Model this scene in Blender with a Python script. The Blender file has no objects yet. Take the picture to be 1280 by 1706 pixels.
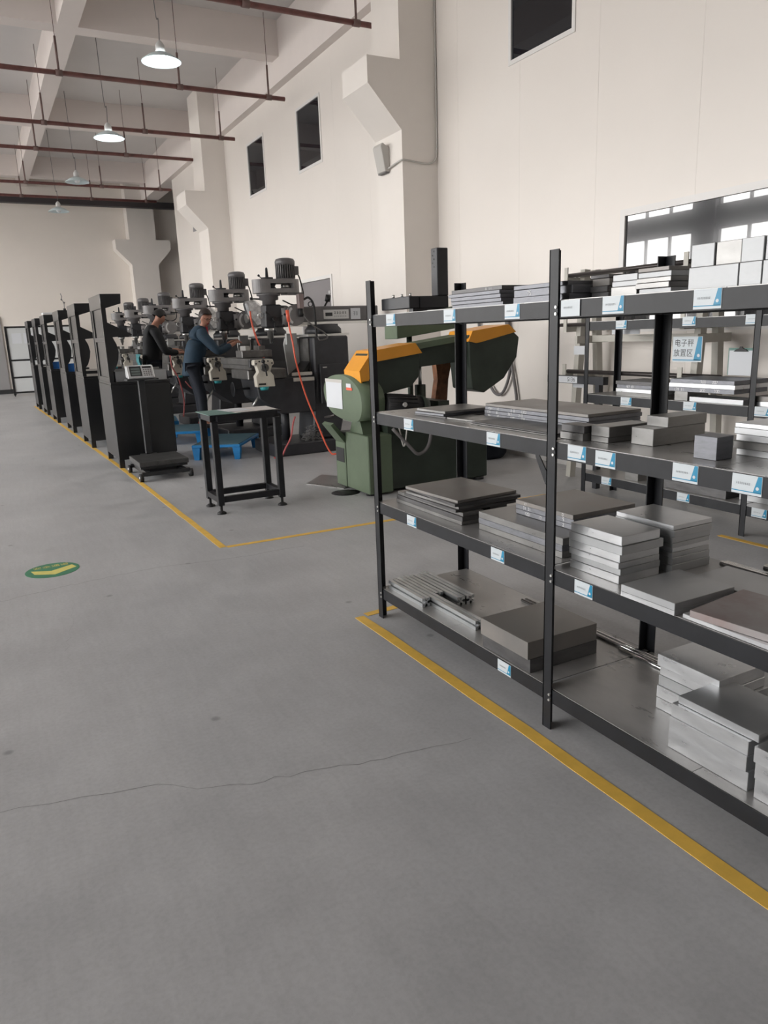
import bpy, bmesh, math, random
from mathutils import Vector, Matrix
random.seed(7)
SC = bpy.context.scene
COL = SC.collection
PI = math.pi

# ------------------------------------------------------------------ camera, world, exposure
def setup_camera():
    yaw, pit, rol, fpx = math.radians(27.889), math.radians(-13.719), math.radians(-2.1513), 1230.76
    f = Vector((math.sin(yaw)*math.cos(pit), math.cos(yaw)*math.cos(pit), math.sin(pit)))
    r = f.cross(Vector((0, 0, 1))).normalized()
    u = r.cross(f)
    r2 = r*math.cos(rol) + u*math.sin(rol)
    u2 = -r*math.sin(rol) + u*math.cos(rol)
    cam = bpy.data.cameras.new('camera')
    cam.sensor_fit = 'HORIZONTAL'; cam.sensor_width = 36.0
    cam.lens = fpx/1280*36.0
    cam.clip_start = 0.05; cam.clip_end = 300
    o = bpy.data.objects.new('camera', cam); COL.objects.link(o)
    m = Matrix((r2, u2, -f)).transposed().to_4x4()
    m.translation = Vector((0, 0, 1.5))
    o.matrix_world = m
    SC.camera = o
setup_camera()

SKY = 12.5
w = bpy.data.worlds.new('overcast_sky'); SC.world = w; w.use_nodes = True
bg = w.node_tree.nodes.get('Background')
bg.inputs[0].default_value = (1.0, 0.985, 0.965, 1); bg.inputs[1].default_value = SKY
SC.view_settings.view_transform = 'Standard'; SC.view_settings.look = 'None'
SC.view_settings.gamma = 1.0; SC.view_settings.use_curve_mapping = False
SC.view_settings.exposure = 0.0
XL, XW, YB, YF, ZC = -10.9, 5.55, -9.0, 26.75, 6.8      # left wall, right wall, back, far wall, ceiling

def portal(name, y0, y1, z0, z1):
    l = bpy.data.lights.new(name, 'AREA'); l.shape = 'RECTANGLE'
    l.size = z1 - z0; l.size_y = y1 - y0; l.cycles.is_portal = True
    o = bpy.data.objects.new(name, l); COL.objects.link(o)
    o.location = (XL - 0.02, (y0+y1)/2, (z0+z1)/2); o.rotation_euler = (0, -PI/2, 0)
portal('daylight_lower_windows', .58, YF, 1.0, 4.44)
portal('daylight_upper_windows', .58, YF, 5.1, 6.3)

# ------------------------------------------------------------------ materials
MATS = {}
def mat(name, col, rough=0.5, metal=0.0, var=0.0, scale=6.0, bump=0.0, stretch=None, col2=None, spec=0.5, emit=0.0, detail=4, bscale=None, rvar=0.0, coat=0.0):
    m = bpy.data.materials.new(name); m.use_nodes = True
    nt = m.node_tree; b = nt.nodes.get('Principled BSDF')
    b.inputs['Base Color'].default_value = (*col, 1)
    b.inputs['Roughness'].default_value = rough; b.inputs['Metallic'].default_value = metal
    b.inputs['Specular IOR Level'].default_value = spec
    if coat: b.inputs['Coat Weight'].default_value = coat; b.inputs['Coat Roughness'].default_value = 0.1
    if emit:
        b.inputs['Emission Color'].default_value = (*col, 1); b.inputs['Emission Strength'].default_value = emit
    if var or bump or col2 or rvar:
        tc = nt.nodes.new('ShaderNodeTexCoord'); mp = nt.nodes.new('ShaderNodeMapping')
        nt.links.new(tc.outputs['Object'], mp.inputs['Vector'])
        if stretch: mp.inputs['Scale'].default_value = stretch
        nz = nt.nodes.new('ShaderNodeTexNoise'); nz.inputs['Scale'].default_value = scale
        nz.inputs['Detail'].default_value = detail; nz.inputs['Roughness'].default_value = 0.6
        nt.links.new(mp.outputs[0], nz.inputs['Vector'])
        if var or col2:
            rp = nt.nodes.new('ShaderNodeValToRGB')
            rp.color_ramp.elements[0].position = 0.3; rp.color_ramp.elements[1].position = 0.7
            c2 = col2 if col2 else tuple(min(1, c*(1+var)) for c in col)
            c1 = col if col2 else tuple(c*(1-var) for c in col)
            rp.color_ramp.elements[0].color = (*c1, 1); rp.color_ramp.elements[1].color = (*c2, 1)
            nt.links.new(nz.outputs['Fac'], rp.inputs[0]); nt.links.new(rp.outputs[0], b.inputs['Base Color'])
        if rvar:
            mr = nt.nodes.new('ShaderNodeMapRange')
            mr.inputs['To Min'].default_value = max(0.02, rough-rvar); mr.inputs['To Max'].default_value = rough+rvar
            mr.inputs['From Min'].default_value = 0.3; mr.inputs['From Max'].default_value = 0.7
            nt.links.new(nz.outputs['Fac'], mr.inputs['Value']); nt.links.new(mr.outputs[0], b.inputs['Roughness'])
        if bump:
            n2 = nz
            if bscale:
                n2 = nt.nodes.new('ShaderNodeTexNoise'); n2.inputs['Scale'].default_value = bscale
                n2.inputs['Detail'].default_value = 3
                nt.links.new(mp.outputs[0], n2.inputs['Vector'])
            bp = nt.nodes.new('ShaderNodeBump'); bp.inputs['Strength'].default_value = bump
            bp.inputs['Distance'].default_value = 0.004
            nt.links.new(n2.outputs['Fac'], bp.inputs['Height']); nt.links.new(bp.outputs[0], b.inputs['Normal'])
    MATS[name] = m
    return m

def floor_material():
    m = bpy.data.materials.new('sealed_concrete'); m.use_nodes = True
    nt = m.node_tree; b = nt.nodes.get('Principled BSDF'); N = nt.nodes.new; L = nt.links.new
    tc = N('ShaderNodeTexCoord')
    def noise(sc, det=5, st=None, rough=0.6):
        n = N('ShaderNodeTexNoise'); n.inputs['Scale'].default_value = sc; n.inputs['Detail'].default_value = det
        n.inputs['Roughness'].default_value = rough
        if st:
            mp = N('ShaderNodeMapping'); mp.inputs['Scale'].default_value = st; L(tc.outputs['Object'], mp.inputs['Vector']); L(mp.outputs[0], n.inputs['Vector'])
        else: L(tc.outputs['Object'], n.inputs['Vector'])
        return n
    big = noise(0.55, 6); mid = noise(3.0, 6); fine = noise(60, 3); streak = noise(2.2, 5, (14, 1.5, 1))
    def ramp(n, p0, c0, p1, c1):
        r = N('ShaderNodeValToRGB'); e = r.color_ramp.elements
        e[0].position = p0; e[0].color = (*c0, 1); e[1].position = p1; e[1].color = (*c1, 1); L(n.outputs['Fac'], r.inputs[0]); return r
    def mul(a, bb, f):
        x = N('ShaderNodeMixRGB'); x.blend_type = 'MULTIPLY'; x.inputs[0].default_value = f
        L(a.outputs[0], x.inputs[1]); L(bb.outputs[0], x.inputs[2]); return x
    base = ramp(big, 0.32, (0.455, 0.46, 0.472), 0.7, (0.575, 0.578, 0.588))
    x = mul(base, ramp(mid, 0.35, (0.86, 0.86, 0.86), 0.62, (1, 1, 1)), 0.8)
    x = mul(x, ramp(fine, 0.3, (0.86, 0.86, 0.86), 0.6, (1, 1, 1)), 0.7)
    x = mul(x, ramp(streak, 0.3, (0.9, 0.9, 0.9), 0.6, (1, 1, 1)), 0.6)
    vo = N('ShaderNodeTexVoronoi'); vo.voronoi_dimensions = '2D'; vo.inputs['Scale'].default_value = 0.85; L(tc.outputs['Object'], vo.inputs['Vector'])
    sp = N('ShaderNodeValToRGB'); e = sp.color_ramp.elements
    e[0].position = 0.009; e[0].color = (0.42, 0.41, 0.41, 1); e[1].position = 0.02; e[1].color = (1, 1, 1, 1)
    L(vo.outputs['Distance'], sp.inputs[0])
    x = mul(x, sp, 0.6)
    L(x.outputs[0], b.inputs['Base Color'])
    mr = N('ShaderNodeMapRange'); mr.inputs['From Min'].default_value = 0.3; mr.inputs['From Max'].default_value = 0.7
    mr.inputs['To Min'].default_value = 0.34; mr.inputs['To Max'].default_value = 0.52
    L(mid.outputs['Fac'], mr.inputs['Value']); L(mr.outputs[0], b.inputs['Roughness'])
    b.inputs['Specular IOR Level'].default_value = 0.4
    bp = N('ShaderNodeBump'); bp.inputs['Strength'].default_value = 0.12; bp.inputs['Distance'].default_value = 0.003
    L(fine.outputs['Fac'], bp.inputs['Height']); L(bp.outputs[0], b.inputs['Normal'])
    return m
M_FLOOR = floor_material()
M_WALL = mat('painted_wall_panel', (0.84, 0.79, 0.74), 0.32, var=0.015, scale=0.8, spec=0.4)
M_COLM = mat('painted_concrete_column', (0.84, 0.79, 0.74), 0.6, var=0.02, scale=1.5)
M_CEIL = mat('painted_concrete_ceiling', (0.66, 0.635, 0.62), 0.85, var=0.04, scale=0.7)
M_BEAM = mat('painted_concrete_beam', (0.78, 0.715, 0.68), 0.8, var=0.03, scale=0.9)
M_FARW = mat('painted_far_wall', (0.87, 0.81, 0.745), 0.75, var=0.02, scale=0.8)
M_GREYW = mat('grey_partition', (0.30, 0.29, 0.29), 0.7, var=0.05, scale=1.0)
M_BASEB = mat('dark_skirting', (0.03, 0.03, 0.032), 0.5)
M_GROUND = mat('yard_ground', (0.30, 0.29, 0.28), 0.9, var=0.1, scale=0.5)
M_FRAME = mat('white_window_frame', (0.80, 0.78, 0.76), 0.35)
M_GLASS = mat('dark_window_glass', (0.015, 0.016, 0.02), 0.02, spec=0.5)
M_GLASS2 = mat('tinted_window_glass', (0.03, 0.03, 0.034), 0.015, spec=1.0, coat=1.0)
M_MULL = mat('dark_mullion', (0.10, 0.095, 0.10), 0.5)
M_PIPE = mat('red_oxide_pipe', (0.17, 0.062, 0.055), 0.45, var=0.25, scale=8)
M_HANG = mat('brown_hanger_steel', (0.16, 0.10, 0.09), 0.6, var=0.2, scale=6)
M_DARKST = mat('dark_steel_beam', (0.035, 0.03, 0.032), 0.6)
M_YEL = mat('yellow_floor_paint', (0.88, 0.55, 0.10), 0.5, var=0.10, scale=9, bump=0.15, detail=6)
M_GREEN = mat('green_sticker', (0.055, 0.25, 0.14), 0.5, var=0.1, scale=12)
M_STYEL = mat('yellow_sticker_print', (0.78, 0.70, 0.20), 0.5, var=0.08, scale=12)
M_CRACK = mat('dark_crack', (0.12, 0.115, 0.11), 0.9)  # dark colour of the hairline floor cracks
M_RACK = mat('black_rack_paint', (0.013, 0.014, 0.017), 0.42, var=0.25, scale=10, spec=0.35)
M_DECK = mat('grey_steel_deck', (0.36, 0.355, 0.35), 0.34, metal=0.45, var=0.16, scale=4, stretch=(3, 1, 1), rvar=0.1)
M_CARD = mat('white_card', (0.58, 0.63, 0.66), 0.4)
M_BLUE = mat('cyan_print', (0.012, 0.24, 0.42), 0.4)
M_INK = mat('grey_ink', (0.22, 0.24, 0.26), 0.5)
M_INKB = mat('black_ink', (0.02, 0.02, 0.022), 0.5)
M_STEEL = mat('dark_hot_rolled_steel', (0.12, 0.118, 0.12), 0.45, metal=0.55, var=0.25, scale=7, rvar=0.1, stretch=(1, 1, 4))
M_STEELB = mat('bluish_saw_cut_steel', (0.205, 0.21, 0.23), 0.45, metal=0.5, var=0.2, scale=14, rvar=0.1, stretch=(1, 1.5, 6))
M_RUST = mat('brown_oxide_steel', (0.20, 0.194, 0.188), 0.45, metal=0.35, col2=(0.27, 0.248, 0.23), scale=5, rvar=0.1)
M_BLOCK = mat('grey_ground_steel', (0.26, 0.256, 0.25), 0.36, metal=0.6, var=0.18, scale=6, rvar=0.1, stretch=(1, 1, 3))
M_ALU = mat('sawn_aluminium', (0.66, 0.67, 0.685), 0.33, metal=0.85, var=0.09, scale=7, rvar=0.07, stretch=(1, 1, 4), bump=0.03, bscale=90)
M_ALUD = mat('dull_aluminium', (0.44, 0.45, 0.46), 0.4, metal=0.75, var=0.12, scale=4, rvar=0.08, bump=0.03, bscale=60)
M_ALUP = mat('pinkish_film_aluminium', (0.34, 0.33, 0.33), 0.5, metal=0.5, col2=(0.30, 0.235, 0.225), scale=6, rvar=0.1)
M_ALUT = mat('glare_dimmed_aluminium', (0.43, 0.44, 0.45), 0.48, metal=0.35, var=0.10, scale=6, rvar=0.06, stretch=(1, 1, 3))  # top-shelf copy of the aluminium, colour darkened to offset window glare
M_ALUX = mat('extruded_aluminium', (0.60, 0.62, 0.63), 0.3, metal=0.85, var=0.08, scale=8)
M_CHALK = mat('white_chalk', (0.78, 0.78, 0.78), 0.9)
M_CHROME = mat('bright_round_bar', (0.80, 0.80, 0.80), 0.16, metal=1.0)
M_CAB = mat('black_cabinet_paint', (0.009, 0.0095, 0.0105), 0.28, var=0.2, scale=3, spec=0.75)
M_CABP = mat('dark_perforated_panel', (0.010, 0.011, 0.012), 0.25, var=0.2, scale=20)
M_MILL = mat('grey_machine_paint', (0.115, 0.110, 0.112), 0.42, var=0.2, scale=6)
M_MILLL = mat('light_grey_machine_paint', (0.20, 0.19, 0.19), 0.42, var=0.15, scale=6)
M_MILLD = mat('charcoal_machine_paint', (0.032, 0.033, 0.038), 0.45, var=0.25, scale=6)
M_CAST = mat('oily_cast_iron', (0.16, 0.155, 0.15), 0.36, metal=0.6, var=0.3, scale=8)
M_CREAM = mat('cream_plastic', (0.62, 0.58, 0.50), 0.42, var=0.06, scale=8)
M_TEAL = mat('teal_plastic', (0.03, 0.33, 0.36), 0.4)
M_BLACK = mat('black_rubber', (0.012, 0.012, 0.013), 0.55)
M_BRITE = mat('bright_machined_steel', (0.72, 0.72, 0.70), 0.28, metal=0.9)
M_WHITE = mat('white_sheet_metal', (0.60, 0.60, 0.59), 0.4, var=0.05, scale=5)
M_FOIL = mat('crumpled_foil', (0.60, 0.61, 0.62), 0.3, metal=0.9, var=0.3, scale=18, bump=0.9, bscale=22)
M_PINKBX = mat('brown_pink_plastic', (0.25, 0.19, 0.185), 0.4)
M_HOSE = mat('orange_air_hose', (0.80, 0.13, 0.07), 0.35)
M_PINKH = mat('faded_pink_hose', (0.52, 0.12, 0.12), 0.45)
M_SAWG = mat('sage_green_paint', (0.115, 0.155, 0.098), 0.42, var=0.12, scale=4)
M_SAWD = mat('dark_green_paint', (0.030, 0.042, 0.031), 0.45, var=0.3, scale=4)
M_SAWY = mat('orange_yellow_guard', (0.80, 0.34, 0.03), 0.4, var=0.05, scale=4)
M_RUSTO = mat('rusty_bracket', (0.22, 0.09, 0.04), 0.7, var=0.4, scale=20)
M_PAPER = mat('white_paper', (0.64, 0.66, 0.69), 0.7)
M_PAPERW = mat('worn_paper', (0.64, 0.61, 0.59), 0.75, var=0.08, scale=14)
M_MATG = mat('green_cutting_mat', (0.13, 0.24, 0.21), 0.6, var=0.12, scale=14)
M_PALLET = mat('blue_plastic', (0.012, 0.21, 0.52), 0.45, var=0.1, scale=5)
M_PALTOP = mat('worn_blue_top', (0.06, 0.15, 0.20), 0.55, col2=(0.10, 0.19, 0.23), scale=9)
M_SCALE = mat('dark_scale_paint', (0.022, 0.023, 0.025), 0.45, var=0.2, scale=10)
M_SCALET = mat('worn_steel_platform', (0.07, 0.07, 0.07), 0.45, metal=0.3, var=0.3, scale=12)
M_DISP = mat('silver_display_housing', (0.68, 0.69, 0.70), 0.28, metal=0.4)
M_LCD = mat('lcd_screen', (0.14, 0.17, 0.16), 0.25)
M_BEIGE = mat('beige_rack_paint', (0.52, 0.50, 0.45), 0.5, var=0.08, scale=6)
M_BAR = mat('black_round_bar', (0.06, 0.052, 0.05), 0.4, metal=0.5, var=0.2, scale=8)
M_LAMPW = mat('lamp_shade_enamel', (0.62, 0.72, 0.74), 0.35)
M_BULB = mat('lit_bulb', (0.93, 0.98, 1.0), 0.3, emit=60.0)
M_BULBO = mat('unlit_bulb', (0.75, 0.77, 0.78), 0.25)
M_CABLE = mat('grey_cable', (0.16, 0.15, 0.15), 0.6)
M_DGREYP = mat('grey_door_paint', (0.23, 0.215, 0.22), 0.5)
M_CONDB = mat('grey_plastic_box', (0.52, 0.50, 0.47), 0.45)
M_SKIN = mat('skin', (0.45, 0.22, 0.15), 0.5, var=0.06, scale=20)
M_HAIR = mat('black_hair', (0.012, 0.010, 0.010), 0.5)
M_HAIRB = mat('dark_brown_hair', (0.022, 0.013, 0.011), 0.5)
M_JACK = mat('black_jacket_cloth', (0.010, 0.011, 0.013), 0.8, var=0.2, scale=10, bump=0.3, bscale=18)
M_TROU = mat('dark_navy_trousers', (0.012, 0.016, 0.026), 0.8, var=0.2, scale=12)
M_WORK = mat('navy_work_jacket', (0.022, 0.050, 0.082), 0.75, var=0.2, scale=10, bump=0.3, bscale=18)
M_REDC = mat('red_collar_cloth', (0.38, 0.02, 0.04), 0.7)
M_CLOTH = mat('teal_rag', (0.05, 0.22, 0.24), 0.8, var=0.35, scale=14)
M_MASK = mat('face_mask', (0.55, 0.58, 0.60), 0.7)
M_SHOE = mat('black_shoe', (0.015, 0.015, 0.015), 0.5)
M_BIN = mat('blue_bin', (0.02, 0.15, 0.50), 0.4)
M_JAR = mat('clear_jar', (0.45, 0.48, 0.47), 0.15)
M_PURP = mat('purple_rag', (0.07, 0.05, 0.22), 0.8)
M_WB = mat('white_board', (0.62, 0.64, 0.64), 0.25)

# ------------------------------------------------------------------ mesh helpers
class MB:
    def __init__(s): s.v = []; s.f = []; s.sm = []
    def _add(s, vs, fs, sm=False):
        o = len(s.v); s.v += [tuple(p) for p in vs]
        for f in fs: s.f.append(tuple(i+o for i in f)); s.sm.append(sm)
    def box(s, x0, x1, y0, y1, z0, z1):
        s._add([(x0,y0,z0),(x1,y0,z0),(x1,y1,z0),(x0,y1,z0),(x0,y0,z1),(x1,y0,z1),(x1,y1,z1),(x0,y1,z1)],
               [(3,2,1,0),(4,5,6,7),(0,1,5,4),(1,2,6,5),(2,3,7,6),(3,0,4,7)])
        return s
    def prism(s, poly, axis, a0, a1, smooth=False):
        n = len(poly)
        def P(p, a):
            if axis == 'x': return (a, p[0], p[1])
            if axis == 'y': return (p[0], a, p[1])
            return (p[0], p[1], a)
        vs = [P(p, a0) for p in poly] + [P(p, a1) for p in poly]
        area = sum(poly[i][0]*poly[(i+1)%n][1]-poly[(i+1)%n][0]*poly[i][1] for i in range(n))
        flip = (area < 0) != (axis == 'y')
        o = len(s.v); s.v += vs
        def F(t, sm):
            t = tuple(reversed(t)) if flip else t
            s.f.append(tuple(i+o for i in t)); s.sm.append(sm)
        F(tuple(range(n-1, -1, -1)), False); F(tuple(range(n, 2*n)), False)
        for i in range(n):
            j = (i+1) % n
            F((i, j, j+n, i+n), smooth)
        return s
    def cyl(s, p0, p1, r0, r1=None, n=16, caps=True):
        r1 = r0 if r1 is None else r1
        p0 = Vector(p0); p1 = Vector(p1); d = (p1-p0).normalized()
        a = d.orthogonal().normalized(); b = d.cross(a)
        ring = lambda c, r: [c + (a*math.cos(2*PI*i/n)+b*math.sin(2*PI*i/n))*r for i in range(n)]
        vs = ring(p0, r0) + ring(p1, r1)
        s._add(vs, [(i, (i+1)%n, (i+1)%n+n, i+n) for i in range(n)], True)
        if caps:
            o = len(s.v)-2*n
            s.f.append(tuple(o+i for i in range(n-1, -1, -1))); s.sm.append(False)
            s.f.append(tuple(o+n+i for i in range(n))); s.sm.append(False)
        return s
    def lathe(s, prof, c=(0,0,0), n=24, axis='z', caps=True):
        m = len(prof); vs = []
        for r, h in prof:
            for i in range(n):
                x, y = r*math.cos(2*PI*i/n), r*math.sin(2*PI*i/n)
                q = (x, y, h) if axis == 'z' else ((h, x, y) if axis == 'x' else (y, h, x))
                vs.append((c[0]+q[0], c[1]+q[1], c[2]+q[2]))
        fs = []
        for k in range(m-1):
            for i in range(n):
                j = (i+1) % n
                fs.append((k*n+i, k*n+j, (k+1)*n+j, (k+1)*n+i))
        s._add(vs, fs, True)
        o = len(s.v)-m*n
        if caps and prof[0][0] > 1e-5: s.f.append(tuple(o+i for i in range(n-1,-1,-1))); s.sm.append(False)
        if caps and prof[-1][0] > 1e-5: s.f.append(tuple(o+(m-1)*n+i for i in range(n))); s.sm.append(False)
        return s
    def tube(s, pts, r, n=8, sub=6):
        pts = [Vector(p) for p in pts]
        if sub > 1 and len(pts) > 2:
            out = []
            P = [pts[0]*2-pts[1]] + pts + [pts[-1]*2-pts[-2]]
            for i in range(1, len(P)-2):
                for k in range(sub):
                    t = k/sub
                    a, b, c, d = P[i-1], P[i], P[i+1], P[i+2]
                    out.append(0.5*((2*b)+(c-a)*t+(2*a-5*b+4*c-d)*t*t+(3*b-a-3*c+d)*t**3))
            out.append(pts[-1]); pts = out
        m = len(pts); vs = []; a = None
        for i, p in enumerate(pts):
            d = (pts[min(i+1, m-1)]-pts[max(i-1, 0)]).normalized()
            a = d.orthogonal().normalized() if a is None else (a - d*a.dot(d)).normalized()
            b = d.cross(a); rr = r(i/(m-1)) if callable(r) else r
            vs += [p+(a*math.cos(2*PI*k/n)+b*math.sin(2*PI*k/n))*rr for k in range(n)]
        fs = [(i*n+k, i*n+(k+1)%n, (i+1)*n+(k+1)%n, (i+1)*n+k) for i in range(m-1) for k in range(n)]
        s._add(vs, fs, True)
        o = len(s.v)-m*n
        s.f.append(tuple(o+i for i in range(n-1,-1,-1))); s.sm.append(False)
        s.f.append(tuple(o+(m-1)*n+i for i in range(n))); s.sm.append(False)
        return s
    def ball(s, c, rx, ry=None, rz=None, n=16, m=10):
        ry = rx if ry is None else ry; rz = rx if rz is None else rz
        vs = [(c[0], c[1], c[2]-rz)]
        for j in range(1, m):
            t = -PI/2+PI*j/m
            for i in range(n):
                vs.append((c[0]+rx*math.cos(t)*math.cos(2*PI*i/n), c[1]+ry*math.cos(t)*math.sin(2*PI*i/n), c[2]+rz*math.sin(t)))
        vs.append((c[0], c[1], c[2]+rz)); T = len(vs)-1
        fs = [(0, 1+(i+1)%n, 1+i) for i in range(n)]
        for j in range(m-2):
            for i in range(n):
                fs.append((1+j*n+i, 1+j*n+(i+1)%n, 1+(j+1)*n+(i+1)%n, 1+(j+1)*n+i))
        fs += [(T, 1+(m-2)*n+i, 1+(m-2)*n+(i+1)%n) for i in range(n)]
        s._add(vs, fs, True)
        return s
    def build(s, name, material, parent=None, loc=None, bev=0.0, seg=1):
        """verts are in world space; loc = origin for top-level meshes; children of unrotated empties subtract the parent's place"""
        me = bpy.data.meshes.new(name)
        off = Vector((0,0,0))
        if parent is not None: off = WP[parent.name]
        elif loc is not None: off = Vector(loc)
        me.from_pydata([tuple(Vector(p)-off) for p in s.v], [], s.f)
        for p, q in zip(me.polygons, s.sm): p.use_smooth = q
        if bev:
            bm = bmesh.new(); bm.from_mesh(me)
            bmesh.ops.bevel(bm, geom=[e for e in bm.edges if len(e.link_faces) == 2 and e.calc_face_angle(0) > 0.6], offset=bev, segments=seg, affect='EDGES', profile=0.6)
            bm.to_mesh(me); bm.free()
        if material is not None: me.materials.append(material)
        o = bpy.data.objects.new(name, me); COL.objects.link(o)
        if parent is not None:
            o.parent = parent; WP[o.name] = WP[parent.name]
        else:
            o.location = off; WP[o.name] = off
        return o
WP = {}
def tag(o, label, cat=None, group=None, kind=None):
    if label: o['label'] = label
    if cat: o['category'] = cat
    if group: o['group'] = group
    if kind: o['kind'] = kind
    return o
def thing(name, label, cat, loc=(0,0,0), group=None):
    o = bpy.data.objects.new(name, None); COL.objects.link(o); o.empty_display_size = 0.1
    o.location = loc; WP[o.name] = Vector(loc)
    return tag(o, label, cat, group)
def struct(name, mb, m, parent=None, bev=0):
    o = mb.build(name, m, parent, bev=bev)
    if parent is None: o['kind'] = 'structure'
    return o
def sempty(name, loc=(0,0,0)):
    o = bpy.data.objects.new(name, None); COL.objects.link(o); o.location = loc; o.empty_display_size = 0.1
    WP[o.name] = Vector(loc); o['kind'] = 'structure'
    return o
def dup(root, loc, label=None, rotz=None):
    def rec(o, par):
        c = o.copy(); COL.objects.link(c); c.parent = par
        for ch in o.children: rec(ch, c)
        return c
    r = rec(root, None); r.location = loc
    if rotz is not None: r.rotation_euler = (0,0,rotz)
    if label: r['label'] = label
    return r
B = lambda *a: MB().box(*a)

def text_mb(txt, size):
    """flat text outline from Blender's own font, as verts/faces in its XY plane, centred"""
    cu = bpy.data.curves.new('t', 'FONT'); cu.body = txt; cu.size = size; cu.align_x = 'CENTER'; cu.align_y = 'CENTER'
    cu.resolution_u = 3
    o = bpy.data.objects.new('t', cu); COL.objects.link(o)
    dg = bpy.context.evaluated_depsgraph_get(); dg.update()
    me = bpy.data.meshes.new_from_object(o.evaluated_get(dg))
    vs = [v.co.copy() for v in me.vertices]; fs = [tuple(p.vertices) for p in me.polygons]
    bpy.data.objects.remove(o); bpy.data.curves.remove(cu); bpy.data.meshes.remove(me)
    return vs, fs
def text_on(name, txt, size, origin, ux, uy, m, parent):
    vs, fs = text_mb(txt, size); mb = MB(); O = Vector(origin); ux = Vector(ux); uy = Vector(uy)
    mb._add([O+ux*p.x+uy*p.y for p in vs], fs)
    return mb.build(name, m, parent)
def glyphs(mb, origin, ux, uy, n, cw, ch, rnd, nrm):
    """a row of small illegible print: each cell a few strokes"""
    O = Vector(origin); ux = Vector(ux); uy = Vector(uy); nrm = Vector(nrm)
    def bar(x0, x1, y0, y1):
        a = [O+ux*x+uy*y for x, y in ((x0,y0),(x1,y0),(x1,y1),(x0,y1))]
        mb._add(a, [(0,1,2,3)])
    for i in range(n):
        x = i*cw; t = ch*0.13
        for k in range(3):
            y = ch*(0.1+0.35*k+rnd.uniform(-.05,.05)); bar(x+cw*rnd.uniform(.05,.2), x+cw*rnd.uniform(.6,.85), y, y+t)
        xx = x+cw*rnd.uniform(.25,.6); bar(xx, xx+t, ch*.05, ch*.95)

# ------------------------------------------------------------------ the room
struct('ground', MB()._add([(-120,-120,-.06),(120,-120,-.06),(120,120,-.06),(-120,120,-.06)], [(0,1,2,3)]) or B(-120,120,-120,120,-.3,-.06), M_GROUND)
FLOOR = struct('floor', B(XL-.3, 9.2, YB-.3, YF+.4, -.25, 0), M_FLOOR)
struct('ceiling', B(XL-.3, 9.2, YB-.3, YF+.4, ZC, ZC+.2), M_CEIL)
struct('wall_back', B(XL-.3, 9.2, YB-.25, YB, 0, ZC), M_GREYW)
struct('wall_recess', B(8.9, 9.1, 22.0, YF, 0, ZC), M_GREYW)
struct('wall_recess_near', B(XW+.2, 8.9, 22.35, 22.55, 0, ZC), M_GREYW)
# far wall: light wall with a darker upper band, skirting
FW = struct('wall_far', B(XL, 9.0, YF, YF+.25, 0, ZC), M_FARW)
struct('baseboard_far', B(XL, 9.0, YF-.02, YF, 0, .14), M_BASEB)
# left wall with tall mullioned windows
lw = MB()
lw.box(XL-.3, XL, YB, YF, 0, 1.0).box(XL-.3, XL, YB, YF, 4.44, 5.1).box(XL-.3, XL, YB, YF, 6.3, ZC)
COLY = [-8.72, 0.13, 8.98, 17.95, 26.4]
for y in COLY: lw.box(XL-.3, XL+.08, y-.45, y+.45, 0, ZC)
LW = struct('wall_left', lw, M_MULL)
lw2 = B(XL-.28, XL-.02, COLY[0], COLY[1], 0, ZC); struct('wall_left_end', lw2, M_FARW)
wn = 0
for k in range(1, len(COLY)-1):
    y0, y1 = COLY[k]+.45, COLY[k+1]-.45
    for (z0, z1) in ((1.0, 4.44), (5.1, 6.3)):
        wn += 1
        mb = MB(); n = 7
        for i in range(n+1):
            y = y0+(y1-y0)*i/n; t = .05
            mb.box(XL-.18, XL-.1, max(y0, y-t), min(y1, y+t), z0, z1)
        mb.box(XL-.18, XL-.1, y0, y1, z0, z0+.06).box(XL-.18, XL-.1, y0, y1, z1-.06, z1)
        struct('window_%d' % wn, mb, M_MULL)
# right wall: vertical panels with recessed joints, window and door openings
OPEN = [(14.96, 15.96, 4.33, 5.35), (12.21, 13.23, 4.30, 5.33), (6.16, 7.18, 4.26, 5.29), (2.3, 5.46, 1.42, 2.52), (12.08, 13.5, 0, 2.47)]
WR = struct('wall_right', B(XW+.12, XW+.2, YB, 22.55, 0, 5.95), M_FARW)
edges = [YB]
y = 9.36
ys = [y+1.18*k for k in range(-16, 12)]
ys = [YB] + [v for v in ys if YB+.3 < v < 22.4] + [22.55]
for a, b in zip(ys[:-1], ys[1:]):
    a2, b2 = a+.0008, b-.0008
    cy = sorted({a2, b2} | {v for o in OPEN for v in o[:2] if a2 < v < b2})
    mb = MB()
    for p, q in zip(cy[:-1], cy[1:]):
        holes = sorted([o[2:] for o in OPEN if o[0] < (p+q)/2 < o[1]]); z = 0.0
        for h in holes:
            if h[0] > z: mb.box(XW, XW+.12, p, q, z, h[0])
            z = h[1]
        mb.box(XW, XW+.12, p, q, z, 5.9)
    mb.build('wall_panel', M_WALL, WR)
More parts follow.
